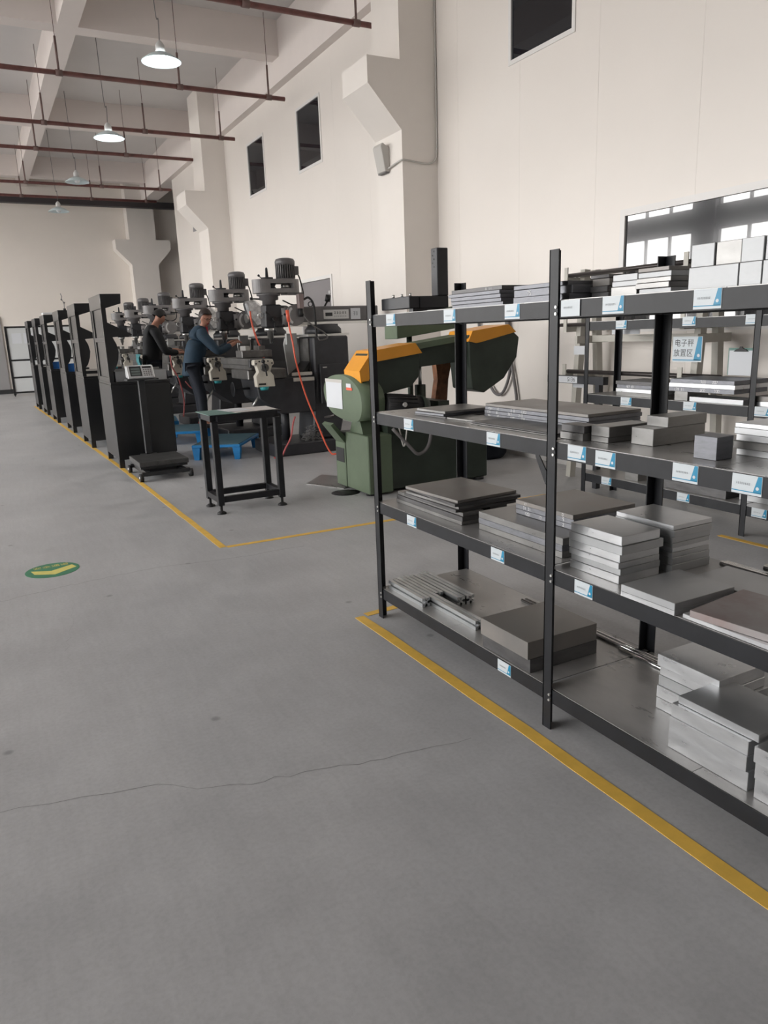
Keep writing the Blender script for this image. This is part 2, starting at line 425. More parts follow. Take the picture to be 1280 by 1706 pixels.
def win_frame(name, y0, y1, z0, z1, glass, t=.035, mull=()):
    e = sempty(name, (XW, (y0+y1)/2, z0))
    fr = MB(); d0, d1 = XW-.012, XW+.07
    fr.box(d0,d1,y0-.01,y0+t,z0-.01,z1+.01).box(d0,d1,y1-t,y1+.01,z0-.01,z1+.01).box(d0,d1,y0+t,y1-t,z0-.01,z0+t).box(d0,d1,y0+t,y1-t,z1-t,z1+.01)
    fr.build('window_frame', M_FRAME, e)
    B(XW+.008, XW+.02, y0+t, y1-t, z0+t, z1-t).build('pane', glass, e)
    for y in mull: B(XW+.0, XW+.05, y-.03, y+.03, z0+t, z1-t).build('mullion', M_FRAME, e)
    return e
for i, o in enumerate(OPEN[:3]): win_frame('window_%d' % (wn+1+i), *o, M_GLASS)
win_frame('window_%d' % (wn+4), *OPEN[3], M_GLASS2, t=.05)
DR = sempty('door_1', (XW, 12.8, 0))
B(XW+.03, XW+.08, 12.12, 13.46, .01, 2.43).build('door_leaf', M_DGREYP, DR)
fr = MB(); fr.box(XW-.015, XW+.1, 12.06, 12.12, 0, 2.49).box(XW-.015, XW+.1, 13.46, 13.52, 0, 2.49).box(XW-.015, XW+.1, 12.12, 13.46, 2.43, 2.49)
fr.build('door_frame', M_FRAME, DR)
MB().cyl((XW+.03,12.22,2.2),(XW+.0,12.22,2.2),.03,n=12).build('wall_hook', M_WHITE, DR)
B(XW-.015, XW, YB, 12.05, 0, .1).build('skirting', M_FRAME, WR)
# beams
struct('trim_1', B(5.40, 5.85, YB, YF, 5.86, ZC), M_BEAM)             # wall beam along the right wall
struct('trim_2', B(1.81, 2.11, YB, YF, 6.24, ZC), M_BEAM)             # long ceiling beams
struct('trim_3', B(-4.4, -4.1, YB, YF, 6.24, ZC), M_BEAM)
n = 3
for y in (-3.85, 1.95, 7.75, 13.5, 19.3, 25.15):
    for a, b in ((XL, -4.4), (-4.1, 1.81), (2.11, 5.40)):
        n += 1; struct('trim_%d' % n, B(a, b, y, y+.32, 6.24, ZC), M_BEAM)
struct('trim_%d' % (n+1), B(XL, 8.9, 25.75, 26.0, 5.62, 5.80), M_DARKST)
n += 1
# columns with corbels
def column(nm, x0, x1, y0, y1, left=True, right=False):
    p = [(x0, 0), (x0, 3.92)]
    if left: p += [(x0-.45, 4.40), (x0-.45, 4.70), (x0, 4.70)]
    p += [(x0, ZC), (x1, ZC)]
    if right: p += [(x1, 4.70), (x1+.45, 4.70), (x1+.45, 4.40), (x1, 3.92)]
    p += [(x1, 0)]
    struct(nm, MB().prism(p, 'y', y0, y1), M_COLM)
column('trim_%d' % (n+1), 5.03, 5.84, 8.66, 9.35)
column('trim_%d' % (n+2), 5.03, 5.84, 17.5, 18.32)
column('trim_%d' % (n+3), 4.90, 5.75, 26.2, 26.74, right=True)
column('trim_%d' % (n+4), 5.03, 5.84, -.2, .5)
n += 4
# small triangular cut-out in the wall beyond the second column
n += 1
struct('trim_%d' % n, MB().prism([(20.68,4.44),(20.38,4.24),(20.75,4.26)], 'x', XW-.004, XW+.01), M_GREYW)
# far-left doorway leaf
struct('door_2', B(-1.4, .80, YF-.06, YF-.021, .14, 2.38), M_GREYW)

# floor markings
def strip(name, label, pts, wd, m, z=0.0015, cat='floor line', group=None):
    mb = MB()
    rnd = random.Random(len(label))
    P = [Vector((p[0], p[1], 0)) for p in pts]; out = []
    for a, b in zip(P[:-1], P[1:]):
        k = max(1, int((b-a).length/.25))
        out += [a+(b-a)*i/k for i in range(k)]
    out.append(P[-1]); L = []; R_ = []
    for i, p in enumerate(out):
        d = (out[min(i+1, len(out)-1)]-out[max(i-1, 0)]).normalized(); nn = Vector((-d.y, d.x, 0))
        L.append(p+nn*(wd/2+rnd.uniform(-.0035,.0035))); R_.append(p-nn*(wd/2+rnd.uniform(-.0035,.0035)))
    m_ = len(out)
    vs = [(*q.xy, 0.0) for q in L]+[(*q.xy, 0.0) for q in R_]+[(*q.xy, z) for q in L]+[(*q.xy, z) for q in R_]
    fs = []
    for i in range(m_-1):
        fs += [(2*m_+i, 3*m_+i, 3*m_+i+1, 2*m_+i+1), (i, 2*m_+i, 2*m_+i+1, i+1), (m_+i, m_+i+1, 3*m_+i+1, 3*m_+i)]
    mb._add(vs, fs)
    o = mb.build(name, m, loc=(pts[0][0], pts[0][1], 0))
    return tag(o, label, cat, group)
strip('floor_line', 'yellow painted floor line running along the front of the near black rack', [(1.625, 3.40), (1.64, 2.0), (1.62, -.2)], .055, M_YEL)
strip('floor_line', 'short yellow floor line crossing under the end of the near black rack', [(1.665, 3.405), (2.45, 3.47)], .05, M_YEL)
strip('floor_line', 'yellow painted floor line along the row of tall black cabinets', [(1.395, 5.18), (1.36, 9.2), (1.25, 14.5), (1.1, 20.6)], .05, M_YEL)
strip('floor_line', 'yellow painted floor line crossing in front of the steel table and band saw', [(1.42, 5.18), (2.4, 5.16), (4.4, 5.12)], .05, M_YEL)
strip('floor_line', 'yellow painted floor line along the front of the rack by the wall', [(4.48, 3.36), (4.5, 2.2), (4.5, .8)], .05, M_YEL)
for k, pts in enumerate(([(-.9,4.55),(-.09,4.825),(.164,4.882),(.399,4.927),(.625,4.947),(.863,4.967),(1.42,4.874),(2.0,4.86)],
                         [(.30,4.6),(.248,4.185),(.181,3.809),(.237,3.351)], [(-.3,2.55),(.295,2.412),(.547,2.257),(.787,2.193),(1.084,2.12),(1.5,2.05)])):
    mb = MB(); rnd = random.Random(k); P = []
    for a, b in zip(pts[:-1], pts[1:]):
        for i in range(6): P.append((a[0]+(b[0]-a[0])*i/6+rnd.uniform(-.012,.012), a[1]+(b[1]-a[1])*i/6+rnd.uniform(-.012,.012)))
    for a, b in zip(P[:-1], P[1:]):
        w_ = .0012 if k == 0 else .0007
        mb._add([(a[0],a[1]-w_,.0006),(b[0],b[1]-w_,.0006),(b[0],b[1]+w_,.0006),(a[0],a[1]+w_,.0006)], [(0,1,2,3)])
    mb.build('hairline_crack', M_CRACK, FLOOR)
# round green floor sticker with yellow chevron
gs = thing('floor_sticker', 'round green floor sticker with a yellow chevron and small lettering', 'floor sticker', (.245, 5.335, 0))
MB().prism([(.245+.172*math.cos(2*PI*k/48), 5.335+.172*math.sin(2*PI*k/48)) for k in range(48)], 'z', 0, .0015).build('disc', M_GREEN, gs)
ch = MB(); ch.prism([(.112,5.375),(.236,5.315),(.375,5.395),(.398,5.325),(.252,5.215),(.130,5.285)], 'z', .0016, .0022)
ch.build('chevron', M_STYEL, gs)
text_on('lettering', '安全通道', .058, (.243, 5.425, .0024), (1,.05,0), (-.05,1,0), M_STYEL, gs)

# ------------------------------------------------------------------ ceiling pipes and lamps
PY = [9.87, 13.28, 16.17, 18.26, 21.97, 23.9]
DS = ['crossing in front of the near corbelled column', 'ending just past the two high windows', 'ending above the second column corbel', 'running into the second corbelled column', 'crossing over the dark recess', 'beside the dark steel beam at the far wall']
for y, d in zip(PY, DS):
    t = thing('sprinkler_pipe', 'red-brown overhead pipe on hangers, '+d, 'pipe', (0, y, 5.5), 'overhead red-brown pipes')
    xe = 5.03 if 17.5 < y < 18.35 else (5.03 if 8.6 < y < 9.4 else 5.37)
    MB().cyl((XL+.1, y, 5.5), (xe, y, 5.5), .036, n=12).build('pipe', M_PIPE, t)
    for x in (5.08, 3.55, 1.72, -.2, -2.2, -5.2, -8.0):
        if x > xe: continue
        top = 6.24 if 1.81 <= x <= 2.11 else (5.86 if x > 5.4 else ZC)
        for yb in (-3.85, 1.95, 7.75, 13.5, 19.3, 25.15):
            if yb <= y <= yb+.32: top = 6.24
        h = MB().cyl((x, y, 5.5), (x, y, 6.0), .017, n=8).cyl((x, y, 6.0), (x, y, top), .005, n=6); h.cyl((x-.05, y, 5.5), (x+.05, y, 5.5), .046, n=12)
        h.build('hanger', M_HANG, t)
LB = ['lit high bay lamp hanging nearest to the corbelled column', 'lit high bay lamp between the second and third overhead pipes', 'unlit high bay lamp above the row of milling machines', 'unlit high bay lamp hanging before the far wall']
for k, (x, y, z, lit) in enumerate(((2.70, 10.9, 5.06, 1), (2.58, 14.6, 4.95, 1), (2.52, 18.75, 4.97, 0), (2.43, 22.1, 4.85, 0))):
    t = thing('high_bay_lamp', LB[k], 'lamp', (x, y, z), 'high bay lamps')
    MB().lathe([(.255, -.004), (.25, 0), (.15, .065), (.07, .10), (.068, .104), (.075, .107), (.155, .072), (.257, .004), (.255, -.004)], (x, y, z), n=32, caps=False).build('lamp_shade', M_LAMPW, t)
    MB().lathe([(.06, .108), (.06, .19), (.035, .23), (.012, .25), (0, .25)], (x, y, z), n=16).build('lamp_housing', M_WHITE, t)
    MB().ball((x, y, z+.035), .065, .065, .062).build('bulb', M_BULB if lit else M_BULBO, t)
    MB().tube([(x,y,z+.24), (x+.01,y,z+.5), (x-.02,y,z+.6), (x-.04, y, ZC)], .006, n=6).build('cable', M_CABLE, t)
# speaker-like lamp box on the column with its conduit
t = thing('wall_box', 'pale grey angled plastic box mounted on the column front', 'wall box', (5.0, 9.08, 3.52))
MB().prism([(5.03,3.78),(4.93,3.84),(4.90,3.80),(4.96,3.50),(5.03,3.50)], 'y', 8.98, 9.2).build('housing', M_CONDB, t, bev=.008)
B(4.965, 5.02, 8.99, 9.19, 3.485, 3.5).build('lower_lip', M_CABLE, t)
MB().tube([(5.0,8.98,3.53),(5.005,8.75,3.56),(5.02,8.645,3.57),(5.1,8.645,3.57),(5.35,8.645,3.55),(5.48,8.645,3.58),(5.53,8.645,3.70),(5.535,8.645,4.2),(5.535,8.645,5.8)], .011, n=8).build('conduit', M_CONDB, t)

# ------------------------------------------------------------------ racks
def angle_post(mb, x, y, sx, sy, z0, z1, w=.045, t=.005):
    """L-angle post, corner at (x, y), legs going sx in x and sy in y"""
    X = sorted((x, x+sx*w)); Y = sorted((y, y+sy*t)); mb.box(X[0], X[1], Y[0], Y[1], z0, z1)
    X = sorted((x, x+sx*t)); Y = sorted((y, y+sy*w)); mb.box(X[0], X[1], Y[0], Y[1], z0, z1)
    return mb
def label_card(parent, x, yc, zc, rnd, blue=True, w=.088, h=.052):
    c = B(x-.0015, x, yc-w/2, yc+w/2, zc-h/2, zc+h/2).build('label_card', M_CARD, parent)
    X = x-.0022
    def quad(pts): return MB()._add([(X, yc+w/2-u*w, zc-h/2+v*h) for u, v in pts], [tuple(range(len(pts)))])
    if blue:
        mb = MB(); mb._add([(X, yc+w/2-u*w, zc-h/2+v*h) for u, v in ((.72,.16),(.985,.16),(.985,.99),(.86,.99))], [(0,1,2,3)])
        mb.build('blue_corner', M_BLUE, c)
        mb = MB(); mb._add([(X, yc+w/2-u*w, zc-h/2+v*h) for u, v in ((.01,.13),(.985,.13),(.985,.18),(.01,.18))], [(0,1,2,3)])
        mb.build('blue_stripe', M_BLUE, c)
        MB().cyl((X-.0002, yc+w/2-.86*w, zc-h*.12), (X-.0006, yc+w/2-.86*w, zc-h*.12), h*.09, n=10).build('emblem', M_CARD, c)
    mb = MB(); glyphs(mb, (X, yc+w/2-w*.14, zc-h*.02), (0,-1,0), (0,0,1), 8, w*.06, h*.12, rnd, (-1,0,0))
    mb.build('lettering', M_INK, c)
def rack(nm, label, x0, x1, posts, levels, bh, ztop, deck, seams, t=.005, gus=True):
    r = thing(nm, label, 'storage rack', (x0, posts[0], 0))
    npo = len(posts)
    for i, y in enumerate(posts):
        for x, sx in ((x0, 1), (x1, -1)):
            if x == x0:
                p = angle_post(MB(), x, y, sx, -1, 0, ztop)
            else:
                p = angle_post(MB(), x, y+.028, sx, -1, 0, ztop-.01)
            p.build('post', M_RACK, r)
    for z in levels:
        for i in range(npo-1):
            ya, yb = posts[i+1], posts[i]
            for x in (x0+.006, x1-.036):
                mb = MB().box(x, x+.004, yb-.0455 if 0 else ya+.001, yb-.006, z-bh, z); mb.box(x+.004, x+.03, ya+.001, yb-.006, z-.004, z).box(x+.004, x+.024, ya+.001, yb-.006, z-bh, z-bh+.004)
                mb.build('beam', M_RACK, r)
            k = seams
            for j in range(k):
                d0 = ya+.004+(yb-ya-.012)*j/k; d1 = ya+.004+(yb-ya-.012)*(j+1)/k-.002
                B(x0+.012, x1-.012, d0, d1, z, z+.0025).build('deck_panel', deck, r)
        for y in posts:
            B(x0+.02, x1-.02, y-.04, y-.008, z-bh+.002, z-.004).build('cross_bar', M_RACK, r)
    if gus:
        for y in posts[1:-1]:
            for z in (levels[1],):
                MB().prism([(y-.002, z-bh-.075), (y+.055, z-bh), (y+.075, z-bh), (y+.072, z-bh-.012), (y+.02, z-bh-.10), (y-.002, z-bh-.115)], 'x', x0+.012, x0+.016).build('gusset', M_RACK, r)
    return r
ZT, Z2, Z3, Z4 = 1.578, 1.103, .638, .165
RK = rack('storage_rack', 'long black steel rack holding metal plates, standing along the yellow line', 1.72, 2.30, [3.352, 2.007, .66], [ZT, Z2, Z3, Z4], .055, 1.742, M_DECK, 2)
rnd = random.Random(3)
for y, z, bl in ((3.12,1.551,1),(2.621,1.551,1),(2.211,1.553,1),(1.905,1.552,0),(1.719,1.553,1),(1.382,1.553,1),(2.981,1.074,1),(2.325,1.076,1),(1.86,1.079,1),(1.729,1.075,1),(1.419,1.077,1),(1.223,1.076,1),(2.979,.609,1),(2.298,.611,1),(1.81,.611,1),(2.253,.137,1)):
    label_card(RK, 1.726 if abs(y-1.905) > .01 else 1.724, y, z, rnd, bool(bl))
for z in (ZT-.02, Z2-.02, Z3-.02, Z4-.02):
    for y in (3.352-.038, 2.007-.038):
        for dz in (0, -.022): MB().cyl((1.726, y, z+dz), (1.715, y, z+dz), .005, n=8).build('bolt', M_BRITE, RK)
R2 = rack('storage_rack', 'black steel rack with plates standing against the right wall below the window', 4.58, 5.0, [4.875, 3.285, 1.7], [1.515, .91, .22], .07, 1.62, M_DECK, 1, gus=False)
rnd = random.Random(5)
for y, z in ((4.388,.877),(3.766,.881),(3.18,.884),(4.574,.188),(3.775,.188),(3.14,.19),(4.472,1.484),(3.817,1.492),(3.3,1.49)):
    label_card(R2, 4.584, y, z, rnd, True, .115, .065)

# ------------------------------------------------------------------ plates and blocks
ORD = ['bottom', 'second', 'third', 'fourth', 'fifth', 'sixth', 'seventh', 'eighth']
DIG = {'0': [[(0,0),(0,1),(.6,1),(.6,0),(0,0)]], '1': [[(.3,1),(.3,0)]], '2': [[(0,.8),(.3,1),(.6,.75),(0,0),(.6,0)]], '3': [[(0,1),(.6,1),(.25,.55),(.6,.3),(.2,0),(0,.1)]],
       '5': [[(.6,1),(0,1),(0,.55),(.5,.5),(.5,.1),(0,0)]], '6': [[(.5,1),(0,.4),(.2,0),(.6,.2),(.4,.5),(0,.4)]], '7': [[(0,1),(.6,1),(.2,0)]], '8': [[(.3,.5),(0,.8),(.3,1),(.6,.8),(0,.2),(.3,0),(.6,.2),(.3,.5)]],
       '4': [[(.4,0),(.4,1),(0,.35),(.65,.35)]], 'x': [[(0,.1),(.5,.7)],[(0,.7),(.5,.1)]], '-': [[(0,.5),(.6,.5)]], '.': [[(.2,0),(.3,.08)]]}
def chalk(parent, x, y, z, h, txt):
    mb = MB(); th = h*.075
    for c in txt:
        for pl in DIG.get(c, []):
            for a, b in zip(pl[:-1], pl[1:]):
                A = Vector((x-.0007, y-a[0]*h, z+a[1]*h)); Bv = Vector((x-.0007, y-b[0]*h, z+b[1]*h))
                d = (Bv-A).normalized(); nn = Vector((1,0,0)).cross(d)*th
                mb._add([A-nn, Bv-nn, Bv+nn, A+nn], [(0,1,2,3)])
        y -= h*.85
    if mb.v: mb.build('chalk_mark', M_CHALK, parent)
def plate(label, x0, x1, y0, y1, z0, z1, m, group=None, rot=0.0, name='steel_plate', cat='metal plate', bev=.0012, holes=None):
    c = Vector(((x0+x1)/2, (y0+y1)/2, z0))
    o = B(x0, x1, y0, y1, z0, z1).build(name, m, loc=c, bev=bev)
    if rot: o.rotation_euler = (0, 0, math.radians(rot))
    return tag(o, label, cat, group)
def stack(desc, where, x0, x1, y0, y1, z, th, mats, jit=.006, name='steel_plate', cat='metal plate', group=None, rots=None, marks=None, seed=1):
    """one object for each plate; th: thicknesses from the bottom up"""
    rn = random.Random(seed); out = []; n_ = len(th)
    for i, t in enumerate(th):
        pos = 'bottom' if i == 0 else ('top' if i == n_-1 else ORD[i]+' from the bottom')
        j = [rn.uniform(-jit, jit) for _ in range(4)]
        m = mats[i % len(mats)]
        pos = {'bottom': 'bottom', 'top': 'top'}.get(pos, ORD[i]+' up')
        lab = f'{desc}, {pos} in the stack {where}'
        o = plate(lab, x0+j[0], x1+j[1], y0+j[2], y1+j[3], z, z+t-.0006, m, group or f'{desc} stack {where}', 0 if not rots else rots[i % len(rots)], name, cat)
        if marks and i in marks:
            for (yy, hh, tx) in marks[i]:
                chalk(o, x0+j[0], yy, z+t*.2, hh, tx)
        out.append(o); z += t
    return out
D = .003   # deck thickness
# top shelf -- bay one
zt = ZT+D
stack('bluish sawn steel plate', 'beside the top-shelf rear post', 1.765, 2.10, 2.335, 2.68, zt, [.014,.014,.015,.014,.016], [M_STEELB, M_STEELB, M_STEELB, M_STEELB, M_STEEL], .008, marks={4: [(2.44,.009,'11 111')]}, seed=2)
stack('chalk-numbered steel plate', 'behind the top-shelf centre post', 1.775, 2.22, 1.965, 2.262, zt, [.022,.026,.015], [M_STEELB], .008, marks={1: [(2.19,.014,'75'), (2.08,.012,'1')]}, seed=3)
stack('dark steel plate', 'beside the polished bars', 1.86, 2.25, 1.875, 1.955, zt, [.02,.02,.024,.012], [M_STEEL, M_STEEL, M_RUST], .004, seed=4)
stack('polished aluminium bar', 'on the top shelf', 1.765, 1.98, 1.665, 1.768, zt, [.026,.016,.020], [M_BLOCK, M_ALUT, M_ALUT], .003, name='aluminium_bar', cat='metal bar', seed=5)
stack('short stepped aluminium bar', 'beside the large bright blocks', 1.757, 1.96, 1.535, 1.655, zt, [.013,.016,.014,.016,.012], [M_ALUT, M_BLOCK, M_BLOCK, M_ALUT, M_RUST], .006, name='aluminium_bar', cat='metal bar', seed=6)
for k, (ya, yb, lb) in enumerate(((1.318, 1.472, 'large bright aluminium block, lower course, next to the stepped bars on the top shelf'), (1.252, 1.315, 'narrow bright aluminium block in the lower course of the wall of blocks'), (1.10, 1.249, 'wide bright aluminium block in the lower course at the end of the top shelf'))):
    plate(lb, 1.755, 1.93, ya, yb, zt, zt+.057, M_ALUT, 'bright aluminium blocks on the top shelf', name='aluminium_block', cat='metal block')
for k, (ya, yb, lb) in enumerate(((1.395, 1.468, 'pale aluminium block at the end of the upper course of blocks'), (1.317, 1.392, 'grey aluminium block in the middle of the upper course of blocks'), (1.252, 1.314, 'bright scuffed aluminium block in the upper course beside the grey block'), (1.12, 1.249, 'wide aluminium block in the upper course at the end of the top shelf'))):
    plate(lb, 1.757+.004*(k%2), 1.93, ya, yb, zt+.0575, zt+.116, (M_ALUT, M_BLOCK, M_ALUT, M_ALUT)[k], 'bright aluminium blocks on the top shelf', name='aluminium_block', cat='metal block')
# steel bracket with an upright, resting on the top shelf
t = thing('steel_bracket', 'dark grey steel tube bracket with a perforated upright resting on the top shelf', 'bracket', (1.85, 3.1, zt))
B(1.775, 1.83, 3.03, 3.30, zt+.018, zt+.072).build('tube', M_MILLD, t, bev=.003)
B(1.832, 1.99, 3.03, 3.085, zt+.018, zt+.072).build('cross_tube', M_MILLD, t, bev=.003)
B(1.93, 1.99, 3.03, 3.085, zt+.0725, zt+.285).build('upright', M_MILLD, t, bev=.003)
B(1.80, 1.98, 3.04, 3.075, zt, zt+.0178).build('foot', M_MILLD, t)
for k in range(5): MB().cyl((1.9302, 3.058+.012*(k%2), zt+.27-.017*k), (1.9285, 3.058+.012*(k%2), zt+.27-.017*k), .004, n=8).build('bolt_hole', M_BLACK, t)
for k in range(3): MB().cyl((1.80, 3.06+.08*k, zt+.072), (1.80, 3.06+.08*k, zt+.087), .006, n=8).build('bolt', M_BRITE, t)
tag(B(1.79, 1.97, 2.66, 2.90, zt, zt+.004).build('steel_strip', M_BLOCK, loc=(1.88, 2.78, zt)), 'thin grey steel strip lying beside the bracket on the top shelf', 'metal strip')
# second shelf
z2 = Z2+D
stack('thin grey steel plate', 'by the second-shelf end post', 1.825, 2.09, 2.84, 3.075, z2, [.009,.011,.012], [M_STEEL, M_STEELB, M_BLOCK], .012, rots=[4, 6, 2], seed=8)
plate('thin flat steel sheet lying in front of the chalk-marked stack on the second shelf', 1.84, 1.99, 2.61, 2.85, z2, z2+.007, M_BLOCK, rot=5)
stack('chalk-marked brown-topped steel plate', 'on the second shelf', 2.0, 2.28, 2.10, 2.76, z2, [.017,.016,.016,.013], [M_STEELB, M_STEELB, M_STEELB, M_RUST], .004,
      marks={0: [(2.735,.010,'88-'), (2.67,.010,'10'), (2.57,.011,'500'), (2.50,.011,'200')], 1: [(2.735,.010,'178'), (2.67,.010,'37'), (2.585,.011,'387'), (2.51,.011,'210')], 2: [(2.735,.010,'158-'), (2.67,.010,'17'), (2.57,.011,'290'), (2.50,.011,'2002')]}, seed=9)
stack('long thin steel sheet', 'in front of the chalk-marked plates', 1.80, 1.985, 2.06, 2.60, z2, [.005,.006], [M_BLOCK, M_STEEL], .012, seed=10)
stack('stepped dark steel flat', 'behind the second-shelf centre post', 1.80, 1.875, 1.918, 2.03, z2, [.026,.026], [M_BLOCK, M_STEEL], .006, name='steel_flat', cat='metal flat', seed=40)
stack('short grey steel block', 'on the second shelf', 1.83, 2.02, 1.822, 1.905, z2, [.02,.036], [M_BLOCK], .002, name='steel_block', cat='metal block', seed=11)
plate('long grey steel block lying under a smaller block on the second shelf', 1.885, 2.13, 1.682, 1.775, z2, z2+.056, M_BLOCK, name='steel_block', cat='metal block')
plate('grey steel block lying on top of a longer block on the second shelf', 1.945, 2.13, 1.678, 1.766, z2+.0562, z2+.09, M_BLOCK, name='steel_block', cat='metal block')
plate('blue-tinted square steel block standing alone on the second shelf', 1.815, 1.885, 1.39, 1.468, z2, z2+.067, M_STEELB, name='steel_block', cat='metal block')
stack('mixed silver plate', 'behind the lone square block', 1.95, 2.18, 1.17, 1.43, z2, [.02,.022,.02,.02,.014], [M_ALU, M_BLOCK, M_ALU, M_ALUD, M_ALU], .006, seed=12)
# third shelf
z3 = Z3+D
stack('long dark steel plate', 'under the fanned-out plates', 1.81, 1.93, 2.67, 3.27, z3, [.018,.022,.018], [M_BLOCK, M_STEEL, M_BLOCK], .006, seed=13)
stack('broad grey steel plate', 'by the third-shelf end post', 1.80, 2.14, 2.68, 3.13, z3+.0585, [.014,.013,.014,.014], [M_STEEL, M_BLOCK, M_STEEL, M_RUST], .02, rots=[0, 2, -3, 3], seed=14)
plate('small packing block of dark steel under the fanned-out plates', 2.02, 2.12, 2.75, 3.05, z3, z3+.058, M_STEEL, name='steel_block', cat='metal block')
stack('wide grey steel plate', 'under the third-shelf chalk-numbered plates', 1.835, 2.27, 2.045, 2.585, z3, [.026,.026,.028], [M_BLOCK, M_STEELB, M_BLOCK], .003, seed=15)
stack('chalk-numbered brown-topped plate', 'behind the third-shelf centre post', 1.945, 2.275, 2.105, 2.46, z3+.0805, [.022,.021,.019], [M_STEELB, M_STEELB, M_RUST], .005,
      marks={0: [(2.40,.012,'1201'), (2.31,.012,'17'), (2.25,.012,'305'), (2.165,.013,'2')], 1: [(2.41,.012,'31 31'), (2.26,.012,'501'), (2.165,.013,'5')], 2: [(2.40,.010,'17'), (2.26,.010,'820'), (2.165,.011,'0')]}, seed=16)
stack('silver sawn aluminium plate', 'at the third-shelf front', 1.797, 1.985, 1.715, 1.962, z3, [.030,.024,.022,.028,.030,.033], [M_ALU, M_ALUD, M_ALU, M_ALU, M_ALUD, M_ALU], .006, name='aluminium_plate', seed=17)
stack('smooth grey aluminium plate', 'behind the silver sawn stack', 2.03, 2.22, 1.70, 1.965, z3, [.030,.026,.018,.018,.016,.022,.026,.018], [M_ALUD, M_ALUD, M_ALUD, M_ALU], .005, name='aluminium_plate', seed=18)
stack('broad matt aluminium plate', 'overhanging the third-shelf edge', 1.722, 1.985, 1.425, 1.64, z3, [.018,.024], [M_ALU, M_ALUD], .004, name='aluminium_plate', seed=19)
plate('matt aluminium plate lying behind the broad overhanging plates on the third shelf', 2.0, 2.20, 1.33, 1.60, z3, z3+.024, M_ALUD, name='aluminium_plate', rot=3)
plate('bare silver plate lying under the pinkish film-covered plate on the third shelf', 1.735, 1.98, 1.10, 1.405, z3, z3+.014, M_ALU, name='aluminium_plate')
plate('pinkish film-covered aluminium plate set askew at the front of the third shelf', 1.742, 2.02, 1.08, 1.39, z3+.0145, z3+.036, M_ALUP, name='aluminium_plate', rot=6)
def rod(label, x, y0, y1, z, r, m=M_CHROME, group=None, name='round_bar'):
    mb = MB().cyl((x, y0, z), (x, y1, z), r, n=14)
    return tag(mb.build(name, m, loc=(x, y0, z-r)), label, 'round bar', group)
for k, (x, y1, r) in enumerate(((2.26, 1.66, .008), (2.235, 1.66, .011), (2.276, 1.67, .006), (2.248, 1.5, .012))):
    zz = z3+r+(.023 if k == 3 else 0)
    rod('shiny round bar at the back of the third shelf behind the aluminium stacks', x, .72, y1, zz, r, group='bars at the back of the third shelf')
# bottom shelf
z4 = Z4+D
stack('heavy dark steel slab', 'on the bottom shelf', 1.735, 2.09, 2.105, 2.42, z4, [.058,.074], [M_STEEL, M_RUST], .008, name='steel_slab', cat='metal slab', seed=20)
def extrusion(label, x, y0, y1, z, s=.045):
    """T-slot profile: four lobes around a core, open slots on each face"""
    h = s/2; q = s*.2; c = s*.14; lip = s*.11
    P = [(-h,-h),(-lip,-h),(-lip,-h+.18*s),(-q,-h+.18*s),(-c,-c),(-.0,-c*1.1)]
    mb = MB()
    for sx in (-1, 1):
        for sz in (-1, 1):
            pts = [(lip,h),(h,h),(h,lip),(h-.1*s,lip),(h-.1*s,q*1.1),(c*1.3,c*.5),(c*.5,c*1.3),(q*1.1,h-.1*s),(lip,h-.1*s)]
            pts = [(x+sx*a, z+h+sz*b) for a, b in pts]
            mb.prism(pts, 'y', y0, y1)
    mb.box(x-c, x+c, y0, y1, z+h-c, z+h+c)
    o = mb.build('aluminium_profile', M_ALUX, loc=(x, y0, z))
    return tag(o, label, 'aluminium profile', 'slotted aluminium profiles')
extrusion('short slotted aluminium profile lying foremost on the bottom shelf', 1.782, 2.955, 3.30, z4)
extrusion('longest slotted aluminium profile, sticking out beyond its neighbours on the bottom shelf', 1.832, 2.575, 3.31, z4)
extrusion('slotted aluminium profile behind the longest one on the bottom shelf', 1.882, 2.99, 3.32, z4)
extrusion('fourth slotted aluminium profile, next to the last one on the bottom shelf', 1.935, 2.875, 3.30, z4)
extrusion('slotted aluminium profile farthest from the rack front on the bottom shelf', 1.988, 2.87, 3.32, z4)
for k, (x, r) in enumerate(((2.19, .007), (2.215, .008), (2.24, .007))):
    rod('thin shiny round bar at the back of the bottom shelf', x, 1.75, 2.75 if k else 2.08, z4+r, r, group='bars at the back of the bottom shelf')
stack('bright sawn aluminium slab', 'on the bottom shelf', 1.95, 2.18, 1.41, 1.665, z4, [.042,.045,.04,.034,.044], [M_ALU, M_ALU, M_ALUD, M_ALU, M_ALU], .008, name='aluminium_slab', cat='metal slab', seed=21)
stack('polished aluminium slab', 'with a grey-topped cap slab', 1.775, 1.945, 1.185, 1.462, z4, [.062,.050,.045], [M_ALU], .004, name='aluminium_slab', cat='metal slab', seed=22)
plate('grey-topped aluminium slab capping the front stack on the bottom shelf', 1.795, 2.02, 1.17, 1.45, z4+.1572, z4+.182, M_ALUD, name='aluminium_slab', cat='metal slab')
stack('wide polished aluminium slab', 'beside the grey-topped slab', 1.768, 2.0, .90, 1.162, z4, [.062,.052,.05], [M_ALU], .006, name='aluminium_slab', cat='metal slab', seed=23)
